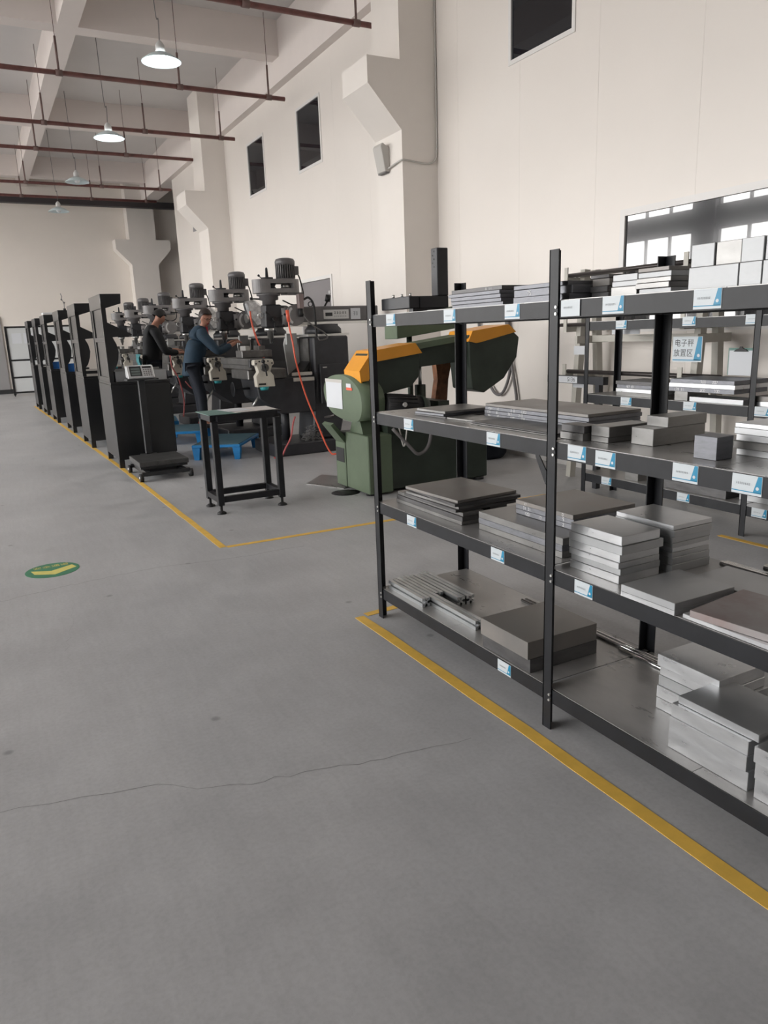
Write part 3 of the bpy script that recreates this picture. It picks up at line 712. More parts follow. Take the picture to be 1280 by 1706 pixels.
# rack by the wall: contents
z5 = .91+D
stack('chalk-marked grey plate', 'on the wall rack', 4.63, 4.95, 4.02, 4.54, z5, [.034,.03,.03,.03], [M_BLOCK, M_ALU, M_STEELB, M_STEEL], .012, marks={2: [(4.45,.016,'187 20')]}, seed=30)
plate('thick short grey block at the front of the wall rack middle shelf', 4.63, 4.86, 3.83, 3.95, z5, z5+.07, M_BLOCK, name='steel_block', cat='metal block')
stack('white-chalked wide plate', 'on the wall rack', 4.61, 4.97, 3.42, 3.98, z5+.0705, [.032,.03,.03], [M_STEELB, M_ALU, M_STEELB], .008, marks={0: [(3.93,.018,'178 81'), (3.70,.018,'200'), (3.58,.018,'300')], 2: [(3.70,.018,'300'), (3.60,.018,'207')]}, seed=31)
plate('flat light grey bar under the chalked plates of the wall rack', 4.615, 4.80, 3.35, 3.80, z5, z5+.035, M_ALUD, name='aluminium_bar', cat='metal bar')
stack('silver plate', 'of two on the wall rack', 4.62, 4.95, 2.70, 3.27, z5, [.035,.035], [M_ALU, M_RUST], .008, name='aluminium_plate', seed=32)
z6 = .22+D
plate('long grey steel slab lying on the bottom shelf of the wall rack', 4.64, 4.92, 3.45, 4.10, z6, z6+.07, M_STEEL, name='steel_slab', cat='metal slab')
plate('small square grey block on the bottom shelf of the wall rack', 4.64, 4.80, 4.28, 4.42, z6, z6+.075, M_BLOCK, name='steel_block', cat='metal block')
plate('tilted pale aluminium sheet standing at the bottom of the wall rack', 4.72, 4.95, 3.05, 3.40, z6, z6+.30, M_ALUD, name='aluminium_plate')

# beige A-frame bar rack behind, with black round bars
AF = thing('bar_rack', 'beige steel A-frame bar rack with round bars by the right wall', 'bar rack', (5.25, 4.9, 0))
def beam_between(mb, p0, p1, w, d):
    p0 = Vector(p0); p1 = Vector(p1); a = (p1-p0).normalized(); s = Vector((0,1,0)); b = a.cross(s).normalized()
    vs = []
    for p in (p0, p1):
        for i, j in ((-1,-1),(1,-1),(1,1),(-1,1)): vs.append(p+s*(i*w/2)+b*(j*d/2))
    mb._add(vs, [(0,1,2,3),(7,6,5,4),(0,4,5,1),(1,5,6,2),(2,6,7,3),(3,7,4,0)]); return mb
ARMZ = [1.04, 1.48, 1.93]
for y in (5.55, 4.18):
    beam_between(MB(), (5.07, y, 0.02), (5.20, y, 2.0), .06, .07).build('leg', M_BEIGE, AF)
    beam_between(MB(), (5.46, y, 0.02), (5.33, y, 2.0), .06, .07).build('leg', M_BEIGE, AF)
    B(5.04, 5.48, y-.06, y-.031, .30, .36).build('cross_tie', M_BEIGE, AF)
    B(5.06, 5.46, y-.06, y-.031, 1.32, 1.39).build('cross_tie', M_BEIGE, AF)
    for z in ARMZ:
        B(5.004, 5.50, y+.031, y+.075, z-.05, z).build('arm', M_BEIGE, AF)
        B(5.004, 5.014, y+.031, y+.075, z, z+.09).build('arm_stop', M_BEIGE, AF)
for z in (.33, 1.36): B(5.24, 5.29, 4.215, 5.48, z-.03, z+.03).build('tie_beam', M_BEIGE, AF)
for k, (zz, yy) in enumerate(((1.36, 5.62), (1.05, 5.62))):
    B(5.03, 5.034, 5.33, 5.50, zz-.14, zz-.06).build('white_tag', M_PAPER, AF)
B(5.055, 5.06, 4.72, 5.04, 1.40, 1.50).build('white_tag', M_PAPER, AF)
rn = random.Random(4)
for zi, z in enumerate(ARMZ):
    for k in range((2,2,3)[zi]):
        r = (.02,.017,.016)[(k+zi)%3]; x = (5.036,5.078,5.120)[k]
        rod(f'black round steel bar on the {("lowest","middle","highest")[zi]} arms of the beige bar rack', x, 4.0+rn.uniform(-.2,.1), 5.75+rn.uniform(-.2,.15), z+r, r, M_BAR, 'bars on the beige rack')
# dark trolley with paper tag below the bar rack
t = thing('steel_trestle', 'low dark steel trestle with a white paper tag beyond the wall rack', 'trestle', (4.98, 5.4, 0))
B(4.90, 4.96, 4.97, 5.72, .96, 1.03).build('top_rail', M_MILLD, t)
B(4.895, 4.90, 5.30, 5.56, .965, 1.025).build('paper_tag', M_PAPER, t)
text_on('lettering', 'S136', .055, (4.894, 5.38, .995), (0,-1,0), (0,0,1), M_INKB, t)
for y in (5.05, 5.66): B(4.905, 4.955, y-.025, y+.025, 0, .96).build('leg', M_MILLD, t)
B(4.91, 4.95, 5.05, 5.66, .55, .6).build('stretcher', M_MILLD, t)
# sign and clipboard hanging on the rack by the wall
sg = thing('area_sign', 'white and blue sign with Chinese writing hanging behind the wall rack', 'sign', (4.925, 4.11, 1.18))
B(4.925, 4.929, 3.965, 4.245, 1.18, 1.375).build('board', M_CARD, sg)
mb = MB(); mb._add([(4.9245, y, z) for y, z in ((4.04,1.193),(3.97,1.193),(3.97,1.372),(4.005,1.372))], [(0,1,2,3)]); mb.build('blue_corner', M_BLUE, sg)
mb = MB(); mb._add([(4.9245, y, z) for y, z in ((4.24,1.19),(3.97,1.19),(3.97,1.198),(4.24,1.198))], [(0,1,2,3)]); mb.build('blue_stripe', M_BLUE, sg)
text_on('lettering', '电子秤', .062, (4.924, 4.135, 1.322), (0,-1,0), (0,0,1), M_INKB, sg)
text_on('lettering', '放置区', .062, (4.924, 4.14, 1.245), (0,-1,0), (0,0,1), M_INKB, sg)
MB().cyl((4.9243, 3.995, 1.23), (4.9238, 3.995, 1.23), .013, n=14).build('emblem', M_CARD, sg)
cb = thing('clipboard', 'dark green clipboard with blank white paper hanging on the wall rack', 'clipboard', (4.925, 3.62, 1.10))
B(4.925, 4.93, 3.505, 3.73, 1.09, 1.288).build('board', M_MATG, cb)
B(4.922, 4.9245, 3.515, 3.72, 1.09, 1.27).build('paper', M_PAPER, cb)
MB().prism([(3.56,1.262),(3.68,1.262),(3.66,1.278),(3.635,1.285),(3.63,1.298),(3.61,1.298),(3.605,1.285),(3.58,1.278)], 'x', 4.912, 4.9215).build('clip', M_BLACK, cb)

# ------------------------------------------------------------------ milling machines (built once at Y = 9.2, then copied)
def mill():
    X0, Y0 = 3.5, 9.2
    m = thing('milling_machine', '', 'milling machine', (X0, Y0, 0), 'turret milling machines in a row')
    L = lambda x0,x1,y0,y1,z0,z1: MB().box(X0+x0, X0+x1, Y0+y0, Y0+y1, z0, z1)
    P = lambda x, y, z: (X0+x, Y0+y, z)
    L(-.36, .62, -.40, .40, 0, .16).build('base', M_MILLD, m, bev=.015)
    MB().prism([(X0+.22,.16),(X0+.30,.9),(X0+.30,1.47),(X0+.80,1.47),(X0+.80,.9),(X0+.62,.16)], 'y', Y0-.26, Y0+.26).build('column', M_MILLD, m, bev=.02)
    L(.28, .32, -.14, .14, .5, 1.45).build('column_ways', M_CAST, m)
    pn = L(.36, .74, -.30, -.262, .62, 1.12).build('electric_box', M_MILLD, m, bev=.006)
    L(.47, .59, -.304, -.3005, .84, .93).build('switch_plate', M_WHITE, pn)
    MB().cyl(P(.56,-.304,.885), P(.56,-.325,.885), .026, n=14).build('switch_knob', M_SCALE, pn)
    MB().cyl(P(.395,-.31,1.08), P(.45,-.31,1.08), .008, n=8).build('latch', M_BRITE, pn)
    # knee, saddle, table
    MB().prism([(X0-.52,.98),(X0+.28,.98),(X0+.28,.53),(X0-.20,.53),(X0-.48,.74)], 'y', Y0-.30, Y0+.30).build('knee', M_MILLD, m, bev=.012)
    MB().cyl(P(-.05,0,.16), P(-.05,0,.62), .055, n=16).build('elevating_screw', M_MILLD, m)
    L(-.62, -.12, -.34, .34, .982, 1.10).build('saddle', M_CAST, m, bev=.01)
    tb = L(-.60, -.34, -.38, .85, 1.155, 1.235).build('work_table', M_CAST, m, bev=.004)
    L(-.58, -.36, -.37, .84, 1.102, 1.1545).build('table_dovetail', M_CAST, m)
    for k in range(3): L(-.56+.075*k, -.54+.075*k, -.381, .851, 1.2352, 1.2362).build('t_slot', M_BLACK, tb)
    L(-.62, -.32, -.43, -.381, 1.13, 1.225).build('table_end_bracket', M_MILLD, m, bev=.006)
    vs = L(-.56, -.16, .02, .28, 1.2365, 1.33).build('machine_vise', M_CAST, m, bev=.008)
    L(-.50, -.44, .04, .26, 1.33, 1.385).build('jaw', M_BRITE, vs); L(-.32, -.24, .04, .26, 1.33, 1.38).build('jaw', M_CAST, vs)
    # power feed unit on the table end
    fx = -.47
    pf = MB().prism([(X0+fx-.125,1.205),(X0+fx-.115,1.225),(X0+fx+.115,1.225),(X0+fx+.125,1.19),(X0+fx+.125,1.165),(X0+fx+.10,1.15),(X0+fx+.075,1.08),(X0+fx+.115,1.03),(X0+fx+.125,.90),(X0+fx-.105,.90),(X0+fx-.115,1.03),(X0+fx-.075,1.08),(X0+fx-.095,1.15),(X0+fx-.125,1.165)], 'y', Y0-.53, Y0-.431).build('power_feed', M_CREAM, m, bev=.006)
    MB().cyl(P(fx-.0,-.53,1.13), P(fx-.0,-.56,1.13), .048, n=20).build('dial', M_CAST, pf)
    lv = MB().cyl(P(fx-.0,-.565,1.13), P(fx-.02,-.575,1.19), .010, n=8); lv.cyl(P(fx,-.565,1.13), P(fx+.01,-.575,1.03), .010, n=8)
    lv.ball(P(fx-.025,-.577,1.205), .024); lv.build('lever', M_BLACK, pf)
    for dx, dz in ((-.10,1.18),(.10,1.18),(.05,1.205),(-.06,1.205)): MB().cyl(P(fx+dx,-.531,dz), P(fx+dx,-.534,dz), .010, n=10).build('screw', M_BLACK, pf)
    L(fx-.085, fx+.005, -.534, -.5305, .925, .945).build('name_plate', M_BLACK, pf)
    MB().cyl(P(fx+.0,-.48,.90), P(fx+.0,-.48,.86), .06, .045, n=16).build('motor_cap', M_TEAL, pf)
    L(-.05, .22, -.36, -.341, 1.0, 1.04).build('scale_bar', M_BEIGE, m)
    L(-.04, .24, -.375, -.355, .93, .975).build('scale_bar', M_BEIGE, m)
    hw = MB().lathe([(.085,-.008),(.093,0),(.085,.008),(.078,0),(.085,-.008)], P(-.72,0,.86), n=24, axis='x'); hw.cyl(P(-.72,0,.78),P(-.72,0,.94),.007,n=6); hw.cyl(P(-.72,0,.86),P(-.5,0,.86),.014,n=10)
    hw.build('hand_wheel', M_MILLD, m)
    ck = MB().cyl(P(-.46,-.24,.78), P(-.56,-.26,.66), .014, n=8); ck.cyl(P(-.56,-.26,.66), P(-.62,-.26,.56), .010, n=8); ck.build('crank_handle', M_BRITE, m)
    # ram, turret, overarm
    L(.26, .84, -.21, .21, 1.472, 1.50).build('turret_ring', M_BRITE, m)
    MB().lathe([(.24,1.50),(.24,1.56),(.2,1.60),(.2,1.62)], (X0+.56, Y0, 0), n=28).build('turret', M_MILLD, m)
    L(.10, 1.30, -.12, .12, 1.625, 1.655).build('ram_way', M_BRITE, m)
    L(.18, 1.32, -.14, .14, 1.656, 1.845).build('ram', M_MILL, m, bev=.012)
    MB().lathe([(.135,0),(.135,.10),(.12,.13)], P(-.04,0,1.735), n=28, axis='x').build('swivel_flange', M_MILLL, m)
    arc = MB()
    for k in range(8):
        a0, a1 = math.radians(125+14*k), math.radians(125+14*(k+1)); r0, r1 = .095, .125
        arc._add([P(.15+r*math.cos(a), -.1425, 1.74+r*math.sin(a)) for r, a in ((r0,a0),(r1,a0),(r1,a1),(r0,a1))], [(0,1,2,3)])
    arc.build('angle_scale', M_WHITE, m)
    MB().cyl(P(.13,-.1,1.74), P(.13,-.142,1.74), .13, n=28).build('head_swivel', M_MILLL, m)
    # head: quill housing, spindle
    hx = -.17
    MB().lathe([(.0,1.41),(.018,1.41),(.022,1.47),(.04,1.47),(.04,1.55),(.075,1.56),(.075,1.60)], (X0+hx, Y0, 0), n=20).build('quill', M_BRITE, m)
    MB().prism([(X0+hx-.09,1.60),(X0+hx+.17,1.60),(X0+hx+.19,1.84),(X0+hx+.12,1.88),(X0+hx-.08,1.88)], 'y', Y0-.09, Y0+.09).build('head_casting', M_MILLD, m, bev=.015)
    MB().lathe([(.085,1.88),(.085,1.93),(.12,1.94),(.12,1.985),(.15,1.99),(.15,2.02)], (X0+hx+.01, Y0, 0), n=28).build('back_gear_housing', M_MILL, m)
    MB().tube([P(hx-.12,-.02,1.95), P(hx-.22,-.02,1.955)], .009, n=8, sub=1).ball(P(hx-.23,-.02,1.955), .018).build('gear_lever', M_BLACK, m)
    rg = MB()
    rg.tube([P(hx-.125+.035*math.cos(a), -.04, 1.755+.035*math.sin(a)) for a in [2*PI*k/12 for k in range(13)]], .007, n=6, sub=1); rg.build('lifting_ring', M_BRITE, m)
    qh = MB()
    for k in range(3):
        a = 2*PI*k/3+.4; qh.cyl(P(hx+.03,-.11,1.70), P(hx+.03+.13*math.cos(a),-.13,1.70+.13*math.sin(a)), .006, n=6).ball(P(hx+.03+.14*math.cos(a),-.13,1.70+.14*math.sin(a)), .015)
    qh.cyl(P(hx+.03,-.09,1.70), P(hx+.03,-.135,1.70), .03, n=12).build('quill_handle', M_BLACK, m)
    # belt housing with open slot
    z0, z1, xa, xb, r = 2.02, 2.185, -.36, .25, .13
    def ob(inset):
        pts = []
        for k in range(17): a = PI/2+PI*k/16; pts.append((X0+xa+r+(r-inset)*math.cos(a), Y0+(r-inset)*math.sin(a)))
        for k in range(17): a = -PI/2+PI*k/16; pts.append((X0+xb-r+(r-inset)*math.cos(a), Y0+(r-inset)*math.sin(a)))
        return pts
    bh = MB().prism(ob(0), 'z', z0, z0+.052).prism(ob(0), 'z', z1-.05, z1)
    bh.prism([p for p in ob(0) if p[0] < X0-.22]+[(X0-.17,Y0-.13),(X0-.17,Y0+.13)], 'z', z0+.052, z1-.05)
    bh.prism([p for p in ob(0) if p[0] > X0+.13]+[(X0+.13,Y0+.05),(X0+.13,Y0-.05)], 'z', z0+.052, z1-.05)
    bh.build('belt_housing', M_MILLL, m)
    MB().lathe([(.07,z0+.051),(.05,z0+.08),(.07,z1-.046)], (X0-.12, Y0, 0), n=20).build('belt_pulley', M_MILLD, m)
    MB().lathe([(.05,z0+.051),(.065,z0+.08),(.04,z1-.046)], (X0+.07, Y0, 0), n=20).build('motor_pulley', M_BRITE, m)
    L(.05, .255, -.12, .12, z0-.02, z0).build('rear_housing', M_MILL, m)
    MB().lathe([(.075,z1),(.075,z1+.025),(.02,z1+.027),(.014,z1+.13),(.006,z1+.145),(0,z1+.145)], (X0-.165, Y0, 0), n=18).build('drawbar_cap', M_MILLD, m)
    MB().tube([P(-.24,-.04,z1+.005), P(-.30,-.09,z1+.035)], .006, n=6, sub=1).ball(P(-.305,-.094,z1+.04), .015).build('brake_lever', M_BLACK, m)
    # motor
    mx = .085
    MB().lathe([(.118,z1),(.118,z1+.012),(.104,z1+.014),(.104,z1+.17),(.124,z1+.172),(.127,z1+.215),(.112,z1+.245),(.07,z1+.257),(0,z1+.258)], (X0+mx, Y0, 0), n=32).build('motor', M_MILL, m)
    fin = MB()
    for k in range(26):
        a = 2*PI*k/26; c, s_ = math.cos(a), math.sin(a); w_ = .0035
        q = [(X0+mx+c*r_-s_*t_, Y0+s_*r_+c*t_) for r_, t_ in ((.10,-w_),(.123,-w_),(.123,w_),(.10,w_))]
        fin.prism(q, 'z', z1+.014, z1+.171)
    fin.build('cooling_fins', M_MILL, m)
    L(mx+.105, mx+.165, -.05, .05, z1+.055, z1+.16).build('terminal_box', M_MILL, m, bev=.006)
    MB().tube([P(mx+.165,0,z1+.07), P(mx+.185,-.02,z1-.0), P(mx+.21,-.05,1.99), P(mx+.17,-.06,1.90), P(mx+.05,-.08,1.87), P(.0,-.06,1.93)], .009, n=8).build('power_cable', M_BLACK, m)
    # splash guard and bellows on the column front
    MB().prism([(X0+.10,1.46),(X0+.285,1.46),(X0+.285,1.08),(X0+.20,1.02),(X0+.12,.985),(X0+.08,1.38)], 'y', Y0+.20, Y0+.23).build('splash_guard', M_WHITE, m)
    L(.10, .24, .14, .199, 1.38, 1.52).build('guard_box', M_WHITE, m)
    MB().prism([(X0-.08,.985),(X0+.10,.99),(X0+.2,1.06),(X0+.28,1.16),(X0+.28,1.08),(X0+.22,1.0),(X0+.22,.982)], 'y', Y0-.16, Y0+.16).build('way_cover', M_BLACK, m)
    return m
ML = mill()
ML['label'] = 'grey turret milling machine beside the green band saw, with a brand plate on its ram'
MY = [9.2, 11.17, 13.45, 16.0, 18.1, 19.9]
NM = ['', 'second', 'third', 'fourth', 'fifth', 'sixth']
MILLS = [ML]
for k in range(1, 6):
    MILLS.append(dup(ML, (3.5-.012*k, MY[k], 0), f'grey turret milling machine, {NM[k]} in the row counted from the band saw'))
# extras of the first mill
def add(mb, name, m, parent, bev=0): return mb.build(name, m, parent, bev=bev)
X0, Y0 = 3.5, 9.2
bp = add(B(4.02, 4.38, 9.0585, 9.0598, 1.685, 1.80), 'brand_plate', M_WHITE, ML)
add(B(4.045, 4.145, 9.057, 9.0584, 1.72, 1.765), 'brand_logo', M_INKB, bp)
mb = MB(); glyphs(mb, (4.165, 9.0575, 1.742), (1,0,0), (0,0,1), 5, .038, .036, random.Random(2), (0,-1,0)); mb.build('brand_lettering', M_INKB, bp)
mb = MB(); glyphs(mb, (4.165, 9.0575, 1.706), (1,0,0), (0,0,1), 7, .026, .02, random.Random(6), (0,-1,0)); mb.build('brand_small_print', M_INK, bp)
pp = add(B(4.41, 4.55, 9.0585, 9.0598, 1.675, 1.815), 'paper_notice', M_PAPER, ML)
mb = MB(); glyphs(mb, (4.445, 9.0575, 1.72), (1,0,0), (0,0,1), 2, .035, .055, random.Random(8), (0,-1,0)); mb.build('notice_print', M_INK, pp)
add(MB().tube([(4.10,9.2,1.845),(4.15,9.2,1.92)], .012, n=8, sub=1).cyl((4.145,9.2,1.91),(4.165,9.2,1.99),.035,n=12), 'clamp_lever', M_BLACK, ML)
rg = MB().tube([(3.86+.03*math.cos(a), 9.1, 1.875+.03*math.sin(a)) for a in [2*PI*k/12 for k in range(13)]], .006, n=6, sub=1)
add(rg, 'eye_bolt', M_MILLD, ML)
add(MB().prism([(3.655,2.0),(3.73,2.0),(3.725,1.82),(3.66,1.82)], 'y', 8.99, 9.07), 'work_light_box', M_PINKBX, ML, bev=.006)
add(MB().cyl((3.69,9.03,1.82),(3.69,9.03,1.72),.03,n=12), 'light_bracket', M_BLACK, ML)
add(MB().tube([(3.74,9.03,1.93),(3.80,9.0,1.95),(3.86,8.99,1.85),(3.87,8.98,1.55),(3.87,8.96,1.1),(3.86,8.95,.95)], .014, n=8), 'cable_loom', M_BLACK, ML)
add(MB().tube([(3.72,9.02,1.75),(3.80,8.96,1.62),(3.95,8.93,1.52),(4.0,8.935,1.45),(3.9,8.935,1.42),(3.87,8.95,1.46)], .010, n=8), 'flexible_pipe', M_CAST, ML)
sf = MB(); rn = random.Random(12)
for k in range(170):
    cx, cy = rn.uniform(3.60, 3.82), rn.uniform(8.84, 9.05); cz = .165+rn.random()**2*.22*(1-abs(cx-3.71)/.16)
    a0 = rn.uniform(0, 6.3); r_ = rn.uniform(.012, .03); tl_ = rn.uniform(-.02, .02)
    sf.tube([(cx+r_*math.cos(a0+t_*.9), cy+r_*math.sin(a0+t_*.9), cz+tl_*t_*.3+.003*t_) for t_ in range(6)], .0022, n=4, sub=1)
tag(sf.build('metal_swarf', M_BLOCK, loc=(3.7, 8.95, .16)), 'heap of curled metal swarf on the first milling machine base', 'swarf', None, 'stuff')
# foil wrapped lamps on mills two and three
for k in (1, 2):
    m_ = MILLS[k]; WP[m_.name] = Vector(m_.location); lx, ly = m_.location.x, m_.location.y
    fb = MB(); rn = random.Random(k)
    fb.prism([(lx+.08,2.00),(lx+.24,2.03),(lx+.42,1.88),(lx+.36,1.66),(lx+.24,1.62),(lx+.14,1.76)], 'y', ly-.31, ly-.16)
    add(fb, 'foil_wrap', M_FOIL, m_, bev=.03)
    add(MB().lathe([(.07,0),(.05,.04)], (lx+.10, ly-.24, 1.76), n=14, axis='x'), 'lamp_reflector', M_BRITE, m_)
# air hoses
def hose(label, pts, r=.009, m=M_HOSE):
    o = MB().tube(pts, r, n=8, sub=8).build('air_hose', m, loc=(pts[-1][0], pts[-1][1], pts[-1][2]))
    return tag(o, label, 'hose')
hz = thing('air_hose', 'orange air hose with spray gun hanging from the first milling machine to the floor', 'hose', (3.83, 8.5, 0))
MB().tube([(3.455,8.86,1.70),(3.45,8.84,1.60),(3.46,8.78,1.40),(3.475,8.74,1.15),(3.56,8.70,.75),(3.66,8.64,.42),(3.74,8.58,.14),(3.79,8.53,.02),(3.83,8.5,.012),(3.92,8.5,.012),(4.0,8.56,.012)], .011, n=8, sub=8).build('hose', M_HOSE, hz)
MB().cyl((3.455,8.86,1.66),(3.445,8.86,1.80),.022,n=10).build('spray_gun', M_HOSE, hz)
hose('orange air hose hanging beside the foil lamp of the second milling machine', [(3.62,10.80,1.86),(3.62,10.78,1.72),(3.65,10.72,1.50),(3.70,10.66,1.30),(3.73,10.62,1.12)], .014)
hose('faded pink air hose hanging by the third milling machine down to the platform', [(2.86,12.88,1.25),(2.87,12.86,1.05),(2.95,12.82,.85),(3.0,12.8,.5),(2.96,12.78,.21)], .012, M_PINKH)
hose('faded pink air hose branch looping between the milling machine bases', [(3.06,12.83,.80),(3.12,12.75,.70),(3.25,12.7,.6),(3.25,12.6,.3),(3.10,12.55,.011)], .010, M_PINKH)
hose('pink air hose curving on the floor behind the steel table', [(3.42,8.76,.50),(3.38,8.74,.42),(3.32,8.70,.25),(3.24,8.70,.12),(3.18,8.72,.011),(3.10,8.76,.011)], .011, M_PINKH)

# ------------------------------------------------------------------ black cabinets
def cabinet():
    x, y = 1.34, 9.33
    c = thing('tool_cabinet', '', 'cabinet', (x, y, 0), 'black tool cabinets in a row')
    L = lambda a,b,c_,d,e,f: MB().box(x+a, x+b, y+c_, y+d, e, f)
    for dx, dy in ((0,0),(.63,0),(0,.89),(.63,.89)): L(dx, dx+.06, dy, dy+.06, 0, .10).build('leg', M_CAB, c)
    L(.0, .69, 0, .95, .10, 1.0).build('body', M_CAB, c, bev=.004)
    L(.004, .70, -.005, .955, 1.001, 1.03).build('bench_top', M_CAB, c, bev=.003)
    for k in range(2):
        dr = L(.691, .705, .02+.46*k, .47+.46*k, .14, .96).build('cabinet_door', M_CAB, c); L(.706, .725, .40+.07*k, .43+.07*k, .5, .62).build('handle', M_BRITE, dr)
    for dy in (0, .905): L(0, .05, dy, dy+.045, 1.031, 1.93).build('upright', M_CAB, c)
    for z in (1.031, 1.50): L(.005, .045, .045, .905, z, z+.05).build('rail', M_CAB, c)
    L(.018, .026, .045, .905, 1.081, 1.50).build('back_panel', M_CABP, c)
    L(.018, .026, .045, .905, 1.55, 1.90).build('back_panel', M_CABP, c)
    L(.006, .016, .80, .9, 1.081, 1.90).build('panel_strip', M_CAB, c)
    MB().prism([(x,1.88),(x,2.04),(x+.235,2.04),(x+.225,1.93),(x+.05,1.88)], 'y', y, y+.95).build('hood', M_CAB, c, bev=.003)
    g = [(.05,1.72),(.32,1.575),(.30,1.565),(.09,1.55),(.125,1.47),(.14,1.38),(.125,1.29),(.09,1.20),(.05,1.15)]
    for dy in (.0, .93): MB().prism([(x+a, z) for a, z in g], 'y', y+dy, y+dy+.018).build('side_bracket', M_CAB, c)
    MB().prism([(x+.052,1.71),(x+.315,1.573),(x+.305,1.57),(x+.052,1.69)], 'y', y+.02, y+.928).build('sloping_shelf', M_CAB, c)
    return c
CB = cabinet()
CB['label'] = 'tall black tool cabinet with hooded back frame, standing beside the platform scale'
CP = [(1.34,9.33),(1.294,11.48),(1.28,13.72),(1.205,15.7),(1.178,17.68),(1.134,19.47)]
CABS = [CB]
for k in range(1, 6):
    CABS.append(dup(CB, (*CP[k], 0), f'tall black tool cabinet with hooded back frame, {NM[k]} in the row from the platform scale'))
# items on the cabinets
def bin_box(label, x, y, z):
    t = thing('parts_bin', label, 'bin', (x, y, z))
    mb = MB().box(x-.13,x+.13,y-.16,y+.16,z,z+.01); mb.box(x-.13,x-.12,y-.16,y+.16,z+.01,z+.13).box(x+.12,x+.13,y-.16,y+.16,z+.01,z+.13).box(x-.12,x+.12,y-.16,y-.15,z+.01,z+.13).box(x-.12,x+.12,y+.15,y+.16,z+.01,z+.13)
    mb.build('tray', M_BIN, t)
    mb = MB().box(x-.14,x+.14,y-.17,y-.16,z+.11,z+.13).box(x-.14,x+.14,y+.16,y+.17,z+.11,z+.13); mb.build('rim', M_BIN, t)
bin_box('blue plastic parts bin on the third black cabinet', 1.46, 13.95, 1.031)
bin_box('blue plastic parts bin on the fourth black cabinet', 1.40, 15.95, 1.031)
t = thing('measuring_stand', 'thin jointed indicator stand on top of the third cabinet', 'stand', (1.42, 13.95, 2.04))
MB().cyl((1.42,13.95,2.041),(1.42,13.95,2.075),.022,n=12).build('magnet_base', M_BLACK, t)
MB().tube([(1.42,13.95,2.075),(1.425,13.95,2.17),(1.39,13.95,2.22),(1.40,13.95,2.27),(1.385,13.95,2.32)], .006, n=6, sub=1).build('arm', M_CABLE, t)
MB().ball((1.425,13.95,2.17),.016).ball((1.39,13.95,2.22),.014).build('joint', M_CABLE, t)
t = thing('lid_box', 'pale cardboard box lying on top of the fourth cabinet', 'box', (1.33, 16.1, 2.04))
B(1.23,1.42,15.9,16.3,2.041,2.07).build('body', M_PAPERW, t); B(1.225,1.425,15.895,16.305,2.0701,2.085).build('lid', M_PAPER, t)
tr = thing('drip_tray', 'shallow grey metal tray standing on the cabinet behind the scale display', 'tray', (1.72, 9.52, 1.03))
mb = MB().box(1.42,2.02,9.40,9.80,1.0305,1.04)
mb.build('tray_base', M_ALUD, tr)
mb = MB().box(1.42,2.02,9.40,9.41,1.0401,1.15).box(1.42,2.02,9.79,9.80,1.0401,1.17).box(1.42,1.43,9.41,9.79,1.0401,1.15).box(2.01,2.02,9.41,9.79,1.0401,1.15); mb.build('tray_rim', M_ALUD, tr)

# ------------------------------------------------------------------ platform scale
sc = thing('platform_scale', 'black wheeled platform scale with silver display on a column', 'scale', (1.66, 8.6, 0))
S = lambda a,b,c,d,e,f: MB().box(1.66+a, 1.66+b, 8.6+c, 8.6+d, e, f)
S(-.27,.27,-.31,.31,.15,.205).build('platform', M_SCALET, sc, bev=.006)
S(-.255,.255,-.295,.295,.125,.1495).build('platform_skirt', M_SCALE, sc)
fr = S(-.22,-.17,-.36,.36,.055,.105); fr.v += []; fr.box(1.66+.17,1.66+.22,8.6-.36,8.6+.36,.055,.105).box(1.66-.26,1.66+.26,8.6-.38,8.6-.33,.06,.10).box(1.66-.26,1.66+.26,8.6+.33,8.6+.38,.06,.10)
fr.build('frame', M_SCALE, sc)
S(-.15,.15,-.2,.2,.056,.1245).build('load_cell_box', M_SCALE, sc)
for dx, dy in ((-.27,-.35),(.27,-.35),(-.27,.35),(.27,.35)):
    wmb = MB().cyl((1.66+dx-.02,8.6+dy,.045),(1.66+dx+.02,8.6+dy,.045),.045,n=18); w_ = wmb.build('wheel', M_BLACK, sc)
    MB().cyl((1.66+dx-.023,8.6+dy,.045),(1.66+dx+.023,8.6+dy,.045),.016,n=10).build('hub', M_BRITE, w_)
S(-.12,.06,.31,.42,.16,.20).build('column_foot', M_SCALE, sc)
B(1.59, 1.67, 8.945, 8.995, .2, 1.06).build('column', M_SCALE, sc, bev=.008)
S(-.20,.15,.26,.46,1.06,1.075).build('display_cradle', M_SCALE, sc)
def tilt_box(x0,x1,y,z,h,d,ang):
    c, s = math.cos(ang), math.sin(ang)
    return [(y, z), (y+h*s, z+h*c), (y+h*s+d*c, z+h*c-d*s), (y+d*c, z-d*s+.0)]
an = math.radians(35)
dsp = MB().prism([(8.88,1.09),(8.98,1.225),(9.03,1.225),(9.03,1.085),(8.885,1.08)], 'x', 1.475, 1.78).build('display_unit', M_DISP, sc, bev=.012)
nv = Vector((0, -.8, .6)); O = Vector((1.49, 8.88, 1.09)); uy = Vector((0,.1,.135)).normalized()
def onface(x0,x1,v0,v1,m,name):
    mb = MB(); o = nv*.0015
    mb._add([O+Vector((x0,0,0))+uy*v0+o, O+Vector((x1,0,0))+uy*v0+o, O+Vector((x1,0,0))+uy*v1+o, O+Vector((x0,0,0))+uy*v1+o], [(0,1,2,3)])
    return mb.build(name, m, dsp)
onface(.02,.15,.02,.155,M_SCALE,'screen_bezel')
nv = nv*1.6
for k in range(3): onface(.035,.135,.035+.035*k,.06+.035*k,M_LCD,'screen_row')
onface(.165,.265,.125,.15,M_SCALE,'header_print')
